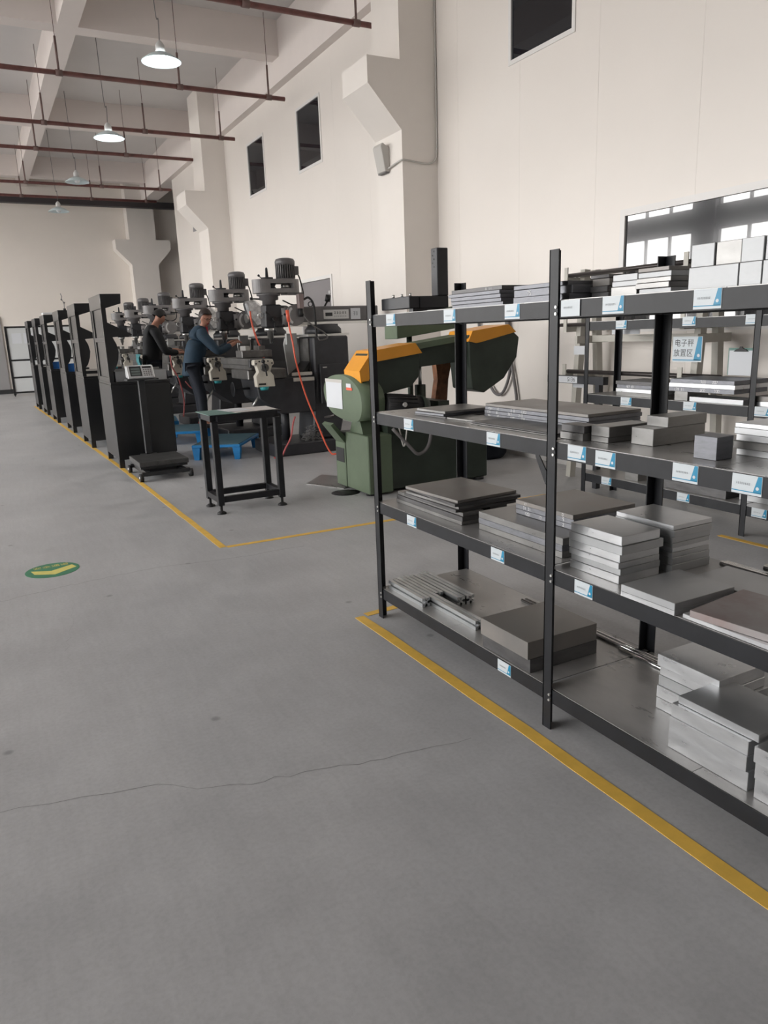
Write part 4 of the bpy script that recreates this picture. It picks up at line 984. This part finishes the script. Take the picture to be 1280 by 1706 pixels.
for r_ in range(4):
    for c_ in range(4): onface(.17+.025*c_,.187+.025*c_,.02+.025*r_,.036+.025*r_,M_MILLL,'key')

# ------------------------------------------------------------------ steel table with papers
tb = thing('steel_table', 'narrow black steel frame table on levelling feet with papers on top', 'table', (1.97, 6.42, 0))
tx0, tx1, ty0, ty1, th = 1.665, 2.285, 6.21, 6.62, .855
for x, y in ((tx0,ty0),(tx1-.055,ty0),(tx0,ty1-.055),(tx1-.055,ty1-.055)):
    lg = B(x, x+.055, y, y+.055, .075, th-.051).build('leg', M_RACK, tb, bev=.004)
    f_ = MB().lathe([(.042,0),(.04,.012),(.02,.024),(.012,.028),(.012,.075)], (x+.0275, y+.0275, 0), n=18); f_.build('levelling_foot', M_BLACK, tb)
for z in (.10, th-.05):
    zz = (z, z+.05)
    B(tx0+.056, tx1-.056, ty0+.004, ty0+.05, *zz).build('rail', M_RACK, tb); B(tx0+.056, tx1-.056, ty1-.05, ty1-.004, *zz).build('rail', M_RACK, tb)
    B(tx0+.004, tx0+.05, ty0+.056, ty1-.056, *zz).build('rail', M_RACK, tb); B(tx1-.05, tx1-.004, ty0+.056, ty1-.056, *zz).build('rail', M_RACK, tb)
B(tx0-.01, tx1+.01, ty0-.01, ty1+.01, th, th+.008).build('table_top', M_RACK, tb)
tag(B(tx0-.02, 1.93, ty0-.005, ty1+.02, th+.0085, th+.0125).build('cutting_mat', M_MATG, loc=(1.8, 6.4, th+.0085)), 'green cutting mat on the end of the steel table', 'mat')
for k, (a, b, c, d, r_) in enumerate(((1.88,2.27,6.23,6.60,2),(1.93,2.28,6.24,6.61,-4),(1.84,2.06,6.33,6.60,7))):
    o = plate(('worn paper sheet lying lowest on the steel table', 'creased paper sheet covering the end of the steel table', 'white paper sheet overlapping the green cutting mat')[k], a, b, c, d, th+.013+.0016*k, th+.0142+.0016*k, (M_PAPERW, M_PAPERW, M_PAPER)[k], 'papers on the steel table', r_, 'paper_sheet', 'paper', 0)

# ------------------------------------------------------------------ blue platforms
def platform(label, x, y, rot, wx=.66, wy=1.1, h=.19):
    t = thing('step_platform', label, 'platform', (x, y, 0), 'blue plastic step platforms')
    B(x-wx/2,x+wx/2,y-wy/2,y+wy/2,h-.035,h).build('rim', M_PALLET, t, bev=.006)
    B(x-wx/2+.02,x+wx/2-.02,y-wy/2+.02,y+wy/2-.02,h,h+.006).build('deck', M_PALTOP, t)
    for sx in (-1,1):
        for sy in (-1,1):
            px, py = x+sx*(wx/2-.05), y+sy*(wy/2-.05)
            MB().prism([(px-.05,h-.036),(px+.05,h-.036),(px+.032,0),(px-.032,0)], 'y', py-.04, py+.04).build('leg', M_PALLET, t)
    t.rotation_euler = (0,0,math.radians(rot))
platform('blue plastic step platform behind the steel table', 2.76, 9.60, -32, .62, 1.05)
platform('blue plastic step platform under the person with glasses', 2.64, 11.30, -24, .62, .95)
platform('blue plastic step platform under the person in black', 2.55, 12.85, -10, .62, .9)

# ------------------------------------------------------------------ band saw
sw = thing('band_saw', 'green metal-cutting band saw with yellow blade guards', 'band saw', (3.7, 6.35, 0))
B(3.05, 4.42, 6.06, 6.68, .03, .56).build('base_cabinet', M_SAWD, sw, bev=.01)
B(3.045, 3.3, 6.02, 6.50, .02, .57).build('end_cabinet', M_SAWG, sw, bev=.008)
B(3.04, 3.3, 6.505, 6.73, .02, .46).build('chip_box', M_SAWG, sw, bev=.006)
B(3.036, 3.0395, 6.53, 6.71, .26, .40).build('chip_opening', M_BLACK, sw)
MB().prism([(3.04,.46),(3.10,.46),(2.93,.66),(2.90,.64)], 'y', 6.51, 6.72).build('chip_chute', M_SAWG, sw)
MB().prism([(6.18,.571),(6.46,.571),(6.40,.70),(6.24,.70)], 'x', 3.08, 3.26).build('pedestal', M_SAWG, sw)
pts = [(6.72,.80),(6.80,.90),(6.80,1.0),(6.70,1.08),(6.48,1.12),(6.25,1.10),(6.06,1.02),(5.99,.92),(6.0,.78),(6.10,.705),(6.35,.70),(6.60,.74)]
def smooth_loop(p, k=4):
    n_ = len(p); out = []
    for i in range(n_):
        a, b, c, d = (Vector(p[(i+j-1) % n_]) for j in range(4))
        for q in range(k):
            t_ = q/k; out.append(tuple(0.5*((2*b)+(c-a)*t_+(2*a-5*b+4*c-d)*t_*t_+(3*b-a-3*c+d)*t_**3)))
    return out
MB().prism(smooth_loop(pts), 'x', 2.98, 3.22, True).build('control_head', M_SAWG, sw)
B(2.974, 2.9785, 6.38, 6.74, .80, 1.06).build('paper_notice', M_PAPER, sw)
B(2.973, 2.9785, 6.37, 6.75, 1.045, 1.075).build('tape_strip', M_CONDB, sw)
B(2.9745, 2.9785, 6.18, 6.28, 1.01, 1.045).build('warning_label', M_PAPER, sw)
B(2.9742, 2.9785, 6.16, 6.28, .985, 1.009).build('warning_label', M_HOSE, sw)
B(3.30, 4.36, 6.10, 6.64, .561, .66).build('bed', M_SAWD, sw)
B(3.42, 3.52, 6.14, 6.62, .661, .80).build('vise_jaw', M_SAWD, sw); B(3.9, 4.02, 6.14, 6.62, .661, .82).build('vise_jaw', M_SAWD, sw)
# saw frame, slightly raised: built along x then tilted by formula
ta = math.radians(6.6); px_, pz_ = 3.05, 1.08
def tl(x, z): return (px_+(x-px_)*math.cos(ta)-(z-pz_)*math.sin(ta), pz_+(x-px_)*math.sin(ta)+(z-pz_)*math.cos(ta))
TP = lambda pts: [tl(*p) for p in pts]
MB().prism(TP([(3.05,1.02),(3.05,1.16),(3.18,1.30),(3.62,1.30),(3.72,1.20),(3.68,1.0),(3.58,.92),(3.2,.90)]), 'y', 6.14, 6.40).build('idler_wheel_case', M_SAWD, sw, bev=.008)
MB().prism(TP([(4.22,1.02),(4.24,1.30),(4.74,1.30),(4.85,1.19),(4.80,1.0),(4.62,.82),(4.36,.72),(4.22,.78)]), 'y', 6.07, 6.42).build('drive_wheel_case', M_SAWD, sw, bev=.008)
MB().prism(TP([(3.70,1.08),(3.70,1.27),(4.24,1.27),(4.24,1.05)]), 'y', 6.20, 6.44).build('saw_bow', M_SAWD, sw)
MB().prism(TP([(3.66,1.25),(3.66,1.305),(4.28,1.305),(4.28,1.25)]), 'y', 6.16, 6.46).build('bow_cover', M_SAWG, sw)
g1 = MB().prism(TP([(3.04,1.03),(3.04,1.16),(3.20,1.318),(3.66,1.318),(3.66,1.302),(3.20,1.302),(3.055,1.15),(3.055,1.03)]), 'y', 6.11, 6.43)
g1.prism(TP([(3.04,1.06),(3.04,1.16),(3.20,1.318),(3.66,1.318),(3.72,1.215),(3.22,1.215),(3.12,1.06)]), 'y', 6.10, 6.112)
g1.build('blade_guard', M_SAWY, sw)
g2 = MB().prism(TP([(4.22,1.24),(4.28,1.335),(4.72,1.335),(4.80,1.25),(4.788,1.25),(4.71,1.32),(4.285,1.32),(4.235,1.24)]), 'y', 6.06, 6.45)
g2.prism(TP([(4.22,1.245),(4.28,1.335),(4.72,1.335),(4.80,1.25),(4.36,1.215),(4.31,1.215)]), 'y', 6.048, 6.06)
g2.build('blade_guard', M_SAWY, sw)
mo = MB().cyl((3.24,6.05,.84),(3.62,6.05,.80),.10,n=24).build('motor', M_BLACK, sw)
fn = MB()
for k in range(16):
    a = 2*PI*k/16; dy, dz = math.cos(a)*.104, math.sin(a)*.104
    fn.cyl((3.26,6.05+dy,.838+dz),(3.56,6.05+dy,.806+dz),.007,n=5)
fn.build('cooling_fins', M_BLACK, mo)
MB().cyl((3.40,5.94,.84),(3.40,5.925,.84),.022,n=12).build('motor_badge', M_BRITE, mo)
MB().cyl((3.62,6.05,.80),(3.70,6.05,.79),.11,.08,n=20).build('motor_end_bell', M_SAWD, mo)
MB().cyl((3.80,6.32,.66),(3.80,6.32,.98),.055,n=16).build('hydraulic_cylinder', M_SAWD, sw)
MB().cyl((3.80,6.32,.98),(3.80,6.32,1.2),.018,n=12).build('piston_rod', M_BRITE, sw)
MB().prism([(4.10,1.20),(4.30,1.20),(4.25,1.0),(4.22,.661),(4.06,.661),(4.12,1.0)], 'y', 6.50, 6.58).build('pivot_bracket', M_RUSTO, sw)
MB().prism([(3.78,1.42),(4.62,1.52),(4.62,1.74),(3.78,1.66)], 'y', 6.72, 6.98).build('electric_cabinet', M_SAWG, sw, bev=.006)
MB().cyl((4.0,6.85,.5),(4.0,6.85,1.45),.03,n=12).build('cabinet_post', M_SAWD, sw)
B(3.85,4.15,6.681,7.0,.03,.5).build('coolant_tank', M_SAWD, sw)
MB().tube([(3.30,6.0,.62),(3.45,5.97,.45),(3.55,5.97,.36),(3.66,5.97,.42),(3.70,5.97,.60),(3.66,6.0,.72)], .016, n=8).build('hose_loop', M_CABLE, sw)
MB().tube([(3.36,6.0,.66),(3.40,5.98,.45),(3.43,5.97,.58),(3.45,6.0,.68)], .008, n=6).build('cable_loop', M_CONDB, sw)
for x in (3.1, 4.34):
    for y in (6.1, 6.6): MB().cyl((x,y,0),(x,y,.031),.05,n=12).build('foot', M_BLACK, sw)
tag(MB().cyl((3.02,6.66,.72),(3.30,7.55,.60),.012,n=8).build('steel_rod', M_BAR, loc=(3.1,6.9,.6)), 'thin dark steel rod sticking out from the band saw chute', 'rod')
tag(MB().prism([(3.14,7.36),(2.80,6.98),(3.01,6.52),(3.4,6.8)], 'z', .0005, .006).build('floor_mat', M_DECK, loc=(3.0,7.0,0)), 'flat dark sheet lying on the floor beside the band saw', 'floor mat')
tag(MB().lathe([(.14,.0004),(.14,.0012),(0,.0013)], (2.95,6.35,0), n=20).build('oil_stain', M_BLACK, loc=(2.95,6.35,0)), 'dark oil stain on the floor at the band saw foot', 'oil stain')
# blue drum base and grey cables by the wall behind the saw
t = thing('plastic_tub', 'dark blue round plastic tub on the floor behind the band saw', 'tub', (5.2, 7.1, 0))
MB().lathe([(.26,0),(.30,.05),(.32,.26),(.335,.265),(.335,.285),(.31,.285),(.29,.06),(0,.05)], (5.16,7.2,0), n=32).build('tub', M_TROU, t)
for k, (yy, lab) in enumerate(((7.3,'grey cable loop hanging on the wall behind the band saw'), (7.0,'straight grey cable hanging on the wall behind the band saw'))):
    if k == 0: pts = [(5.52,7.75,1.75),(5.5,7.65,1.2),(5.5,7.45,.78),(5.5,7.25,.72),(5.5,7.1,.95),(5.5,7.08,1.3),(5.52,7.2,1.75)]
    else: pts = [(5.52,7.22,1.75),(5.51,7.1,1.2),(5.51,6.98,.72),(5.51,6.95,.4)]
    tag(MB().tube(pts, .018, n=8).build('wall_cable', M_CABLE, loc=(5.5,yy,.5)), lab, 'cable')

# ------------------------------------------------------------------ white board at the far end
wb = thing('notice_board', 'black framed three-panel white notice board standing by the far wall', 'notice board', (1.8, 25.3, 0))
x0, x1 = .86, 2.75; yb_ = 25.3
for x in (x0, x1): B(x-.03, x+.03, yb_-.03, yb_+.03, .04, 2.06).build('upright', M_CAB, wb)
for z in (.10, .55, 1.06, 2.03): B(x0+.031, x1-.031, yb_-.02, yb_+.02, z-.025, z+.025).build('rail', M_CAB, wb)
for a, b in ((.125,.525),(.575,1.035),(1.085,2.005)): B(x0+.031, x1-.031, yb_-.006, yb_+.006, a, b).build('panel', M_WB, wb)
for a in (1.0, 1.32): B(a, a+.26, yb_-.009, yb_-.0065, 1.55, 1.85).build('paper_sheet', M_PAPER, wb)
for x in (x0, x1):
    B(x-.03, x+.03, yb_-.25, yb_+.25, .04, .08).build('foot', M_CAB, wb)
    for dy in (-.2, .2): MB().cyl((x-.015,yb_+dy,.02),(x+.015,yb_+dy,.02),.02,n=10).build('caster', M_BLACK, wb)

# ------------------------------------------------------------------ people
def skin_obj(name, nodes, edges, m, parent, root, sub=2, mats=None):
    """nodes: name -> (x, y, z, rx, ry); a continuous skinned surface, baked to a mesh"""
    keys = list(nodes); idx = {k: i for i, k in enumerate(keys)}
    me = bpy.data.meshes.new(name); me.from_pydata([nodes[k][:3] for k in keys], [(idx[a], idx[b]) for a, b in edges], [])
    o = bpy.data.objects.new(name, me); COL.objects.link(o)
    o.modifiers.new('skin', 'SKIN').use_smooth_shade = True
    for i, k in enumerate(keys):
        sv = me.skin_vertices[0].data[i]; n_ = nodes[k]
        sv.radius = (n_[3], n_[4] if len(n_) > 4 else n_[3]); sv.use_root = (k == root)
    s = o.modifiers.new('sub', 'SUBSURF'); s.levels = sub; s.render_levels = sub
    dg = bpy.context.evaluated_depsgraph_get(); dg.update()
    nm = bpy.data.meshes.new_from_object(o.evaluated_get(dg)); nm.name = name
    bpy.data.objects.remove(o); bpy.data.meshes.remove(me)
    nm.materials.clear(); nm.materials.append(m)
    for p in nm.polygons: p.use_smooth = True
    ob = bpy.data.objects.new(name, nm); COL.objects.link(ob); ob.parent = parent
    return ob
def person(label, loc, rotz, lean, nod, reach, jacket, trousers, hair, hands, scale=1.0, hips_back=0.0, turn=0.0):
    t = thing('person', label, 'person', loc)
    cl, sl = math.cos(lean), math.sin(lean)
    hipz = .93; hx = -hips_back
    def tor(u, v, y=0): # along spine v, forward u
        return (hx+u*cl+v*sl, y, hipz+v*cl-u*sl)
    nodes = {}; E = []
    def nd(k, p, r, r2=None, prev=None):
        nodes[k] = (*p, r, r2 if r2 else r)
        if prev: E.append((prev, k))
    nd('pel', tor(0,0), .075, .085)
    nd('waist', tor(0,.16), .08, .09, 'pel'); nd('chest', tor(.0,.36), .085, .10, 'waist'); nd('sho', tor(-.01,.49), .055, .07, 'chest')
    nd('neck', tor(.01,.57), .052, .052, 'sho')
    nb = Vector(tor(.02,.60)); a = lean+nod
    ct, st_ = math.cos(turn), math.sin(turn)
    def hd(u, v, y=0):
        x = u*math.cos(a)+v*math.sin(a); z = v*math.cos(a)-u*math.sin(a)
        xx, yy = x*ct-y*st_, x*st_+y*ct
        return (nb.x+xx, nb.y+yy, nb.z+z)
    nd('jaw', hd(.02,.05), .062, .058, 'neck'); nd('face', hd(.018,.115), .088, .072, 'jaw'); nd('crown', hd(.0,.185), .082, .068, 'face')
    nd('nose', hd(.105,.105), .012, .012, 'face'); 
    for s in (-1, 1): nd('ear%d' % s, hd(-.0,.105,s*.082), .013, .018, 'face')
    arms = []
    for s in (-1, 1):
        nd('sh%d' % s, tor(0,.45,s*.175), .05, .05, 'sho')
        el, wr = reach[0 if s > 0 else 1]
        nd('el%d' % s, el, .046, .046, 'sh%d' % s)
        nd('wr%d' % s, wr, .030, .034, 'el%d' % s)
        d = (Vector(wr)-Vector(el)).normalized(); side = Vector((0,0,1)).cross(d).normalized(); up = d.cross(side)
        pm = Vector(wr)+d*.055; nd('pm%d' % s, pm, .036, .020, 'wr%d' % s)
        for f, (off, ln) in enumerate(((-.030,.062),(-.010,.074),(.011,.070),(.030,.055))):
            b0 = pm+d*.035+side*off; b1 = b0+d*ln*.5-up*.012; b2 = b1+d*ln*.35-up*.03
            nd('f%d%d0' % (s,f), b0, .0095, None, 'pm%d' % s); nd('f%d%d1' % (s,f), b1, .0088, None, 'f%d%d0' % (s,f)); nd('f%d%d2' % (s,f), b2, .0075, None, 'f%d%d1' % (s,f))
        tb0 = pm-side*s*.035-d*.01; tb1 = tb0-side*s*.02+d*.03-up*.01
        nd('t%d0' % s, tb0, .011, None, 'pm%d' % s); nd('t%d1' % s, tb1, .009, None, 't%d0' % s)
        arms.append((el, wr))
        nd('hip%d' % s, (hx, s*.095, hipz-.06), .07, .07, 'pel'); nd('kn%d' % s, (hx*.5+.03, s*.11, .50), .062, .062, 'hip%d' % s)
        nd('an%d' % s, (-.02, s*.12, .10), .042, .042, 'kn%d' % s); nd('toe%d' % s, (.12, s*.14, .04), .038, .036, 'an%d' % s)
    skin_obj('body', nodes, E, M_SKIN, t, 'pel')
    # jacket
    J = {k: (*nodes[k][:3], .1) for k in ('waist','chest','sho','sh-1','sh1','el-1','el1','wr-1','wr1')}
    J['pel'] = (*tor(0,.0), .15, .165); J['hem'] = (hx-.01, 0, hipz-.16, .15, .165)
    J['waist'] = (*J['waist'][:3], .145, .16); J['chest'] = (*J['chest'][:3], .155, .175); J['sho'] = (*J['sho'][:3], .10, .125)
    J['col'] = (*tor(.005,.565), .068, .068)
    for s in (-1, 1):
        k = 'wr%d' % s; e = Vector(nodes['el%d' % s][:3]); w_ = Vector(nodes[k][:3]); q = e+(w_-e)*.93; J[k] = (*q, .044, .046)
        J['mid%d' % s] = (*tor(-.005,.475,s*.10), .095, .095)
        J['sh%d' % s] = (*J['sh%d' % s][:3], .085, .085); J['el%d' % s] = (*J['el%d' % s][:3], .064, .064)
    JE = [('hem','pel'),('pel','waist'),('waist','chest'),('chest','sho'),('sho','col')]+[(a_, b_) for s in (-1,1) for a_, b_ in (('sho','mid%d'%s),('mid%d'%s,'sh%d'%s),('sh%d'%s,'el%d'%s),('el%d'%s,'wr%d'%s))]
    skin_obj('jacket', J, JE, jacket, t, 'pel')
    T = {k: (*nodes[k][:3], {'p': .12, 'h': .10, 'k': .08, 'a': .06}[k[0]]) for k in ('pel','hip-1','hip1','kn-1','kn1','an-1','an1')}
    T = {k: (*v, v[3]) for k, v in T.items()}
    skin_obj('trousers', T, [('pel','hip-1'),('hip-1','kn-1'),('kn-1','an-1'),('pel','hip1'),('hip1','kn1'),('kn1','an1')], trousers, t, 'pel')
    for s in (-1, 1):
        SH = {'h': (-.05, s*.12, .05, .05, .045), 'm': (.05, s*.13, .048, .05, .042), 't': (.15, s*.145, .042, .045, .035)}
        skin_obj('shoe', SH, [('h','m'),('m','t')], M_SHOE, t, 'h', 1)
    # hair cap, eyes
    hb = MB(); n1, n2 = 18, 9; vs = []
    for j in range(n2+1):
        th_ = PI*.60*j/n2
        for i in range(n1):
            ph = 2*PI*i/n1; u, y_, v = math.cos(ph)*math.sin(th_), math.sin(ph)*math.sin(th_), math.cos(th_)
            cut = 1.0
            if u > .35 and v < .45: v = .45+.1*u; 
            vs.append(hd(-.008+u*.105, .135+v*.118, y_*.088))
    fs = [(j*n1+i, j*n1+(i+1)%n1, (j+1)*n1+(i+1)%n1, (j+1)*n1+i) for j in range(n2) for i in range(n1)]
    hb._add(vs, fs, True); me = bpy.data.meshes.new('hair'); me.from_pydata(hb.v, [], hb.f)
    for p in me.polygons: p.use_smooth = True
    me.materials.append(hair); ho = bpy.data.objects.new('hair', me); COL.objects.link(ho); ho.parent = t
    def sub(name, mb, m):
        me = bpy.data.meshes.new(name); me.from_pydata([tuple(p) for p in mb.v], [], mb.f)
        for p, q in zip(me.polygons, mb.sm): p.use_smooth = q
        me.materials.append(m); o = bpy.data.objects.new(name, me); COL.objects.link(o); o.parent = t; return o
    for s in (-1, 1): sub('eye', MB().ball(hd(.083,.128,s*.03), .011, n=8, m=6), M_HAIR)
    sub('mouth', MB().tube([hd(.082,.055,-.02), hd(.09,.055,0), hd(.082,.055,.02)], .005, n=6), M_REDC)
    t.rotation_euler = (0,0,rotz); t.scale = (scale,)*3
    return t, hd, tor, sub
p1, hd, tor, sub = person('person in a black jacket and face mask, standing and looking down at a machine', (2.50, 12.62, .197), math.radians(4), math.radians(9), math.radians(28),
    [((.18,.27,1.10), (.44,.20,1.10)), ((.16,-.27,1.08), (.40,-.16,1.06))], M_JACK, M_TROU, M_HAIR, None, 1.03)
mk = MB()
vs = []
for v, u, hw in ((.095,.092,.052),(.075,.115,.05),(.045,.112,.048),(.02,.085,.045)):
    for y in (-hw, -hw*.5, 0, hw*.5, hw): vs.append(hd(u-abs(y)*.55, v, y))
mk._add(vs, [(r*5+c, r*5+c+1, (r+1)*5+c+1, (r+1)*5+c) for r in range(3) for c in range(4)], True)
sub('face_mask', mk, M_MASK)
cl = MB()
vs = []
for j in range(6):
    for i in range(5): vs.append((-.20-.03*math.sin(i*2.1+j)-.02*j*.3, -.15+.055*i+.02*math.sin(j*1.7), 1.06-.055*j+.01*math.sin(i*3)))
cl._add(vs, [(j*5+i, j*5+i+1, (j+1)*5+i+1, (j+1)*5+i) for j in range(5) for i in range(4)], True)
sub('teal_rag', cl, M_CLOTH)
p2, hd, tor, sub = person('person with glasses in a navy work jacket with red collar, leaning over a milling machine', (2.86, 11.02, .197), math.radians(-6), math.radians(20), math.radians(4),
    [((.30,.30,1.10), (.50,.14,1.22)), ((.24,-.30,1.10), (.46,-.22,1.20))], M_WORK, M_TROU, M_HAIRB, None, 1.0, .11, math.radians(-62))
gl = MB()
for s in (-1, 1):
    gl.tube([hd(.098+.0*math.cos(a), .125+.018*math.sin(a), s*.032+.024*math.cos(a)) for a in [2*PI*k/12 for k in range(13)]], .0028, n=6, sub=1)
    gl.tube([hd(.095,.13,s*.056), hd(.0,.125,s*.078)], .0028, n=6, sub=1)
gl.tube([hd(.1,.13,-.008), hd(.1,.13,.008)], .0028, n=6, sub=1)
sub('glasses', gl, M_BLACK)
rc = MB()
for s in (-1, 1):
    rc._add([tor(.07,.60,s*.03), tor(.02,.61,s*.075), tor(.10,.48,s*.095), tor(.155,.36,s*.03), tor(.13,.47,s*.015)], [(0,1,2,3,4)] if s > 0 else [(4,3,2,1,0)])
sub('red_collar', rc, M_REDC)
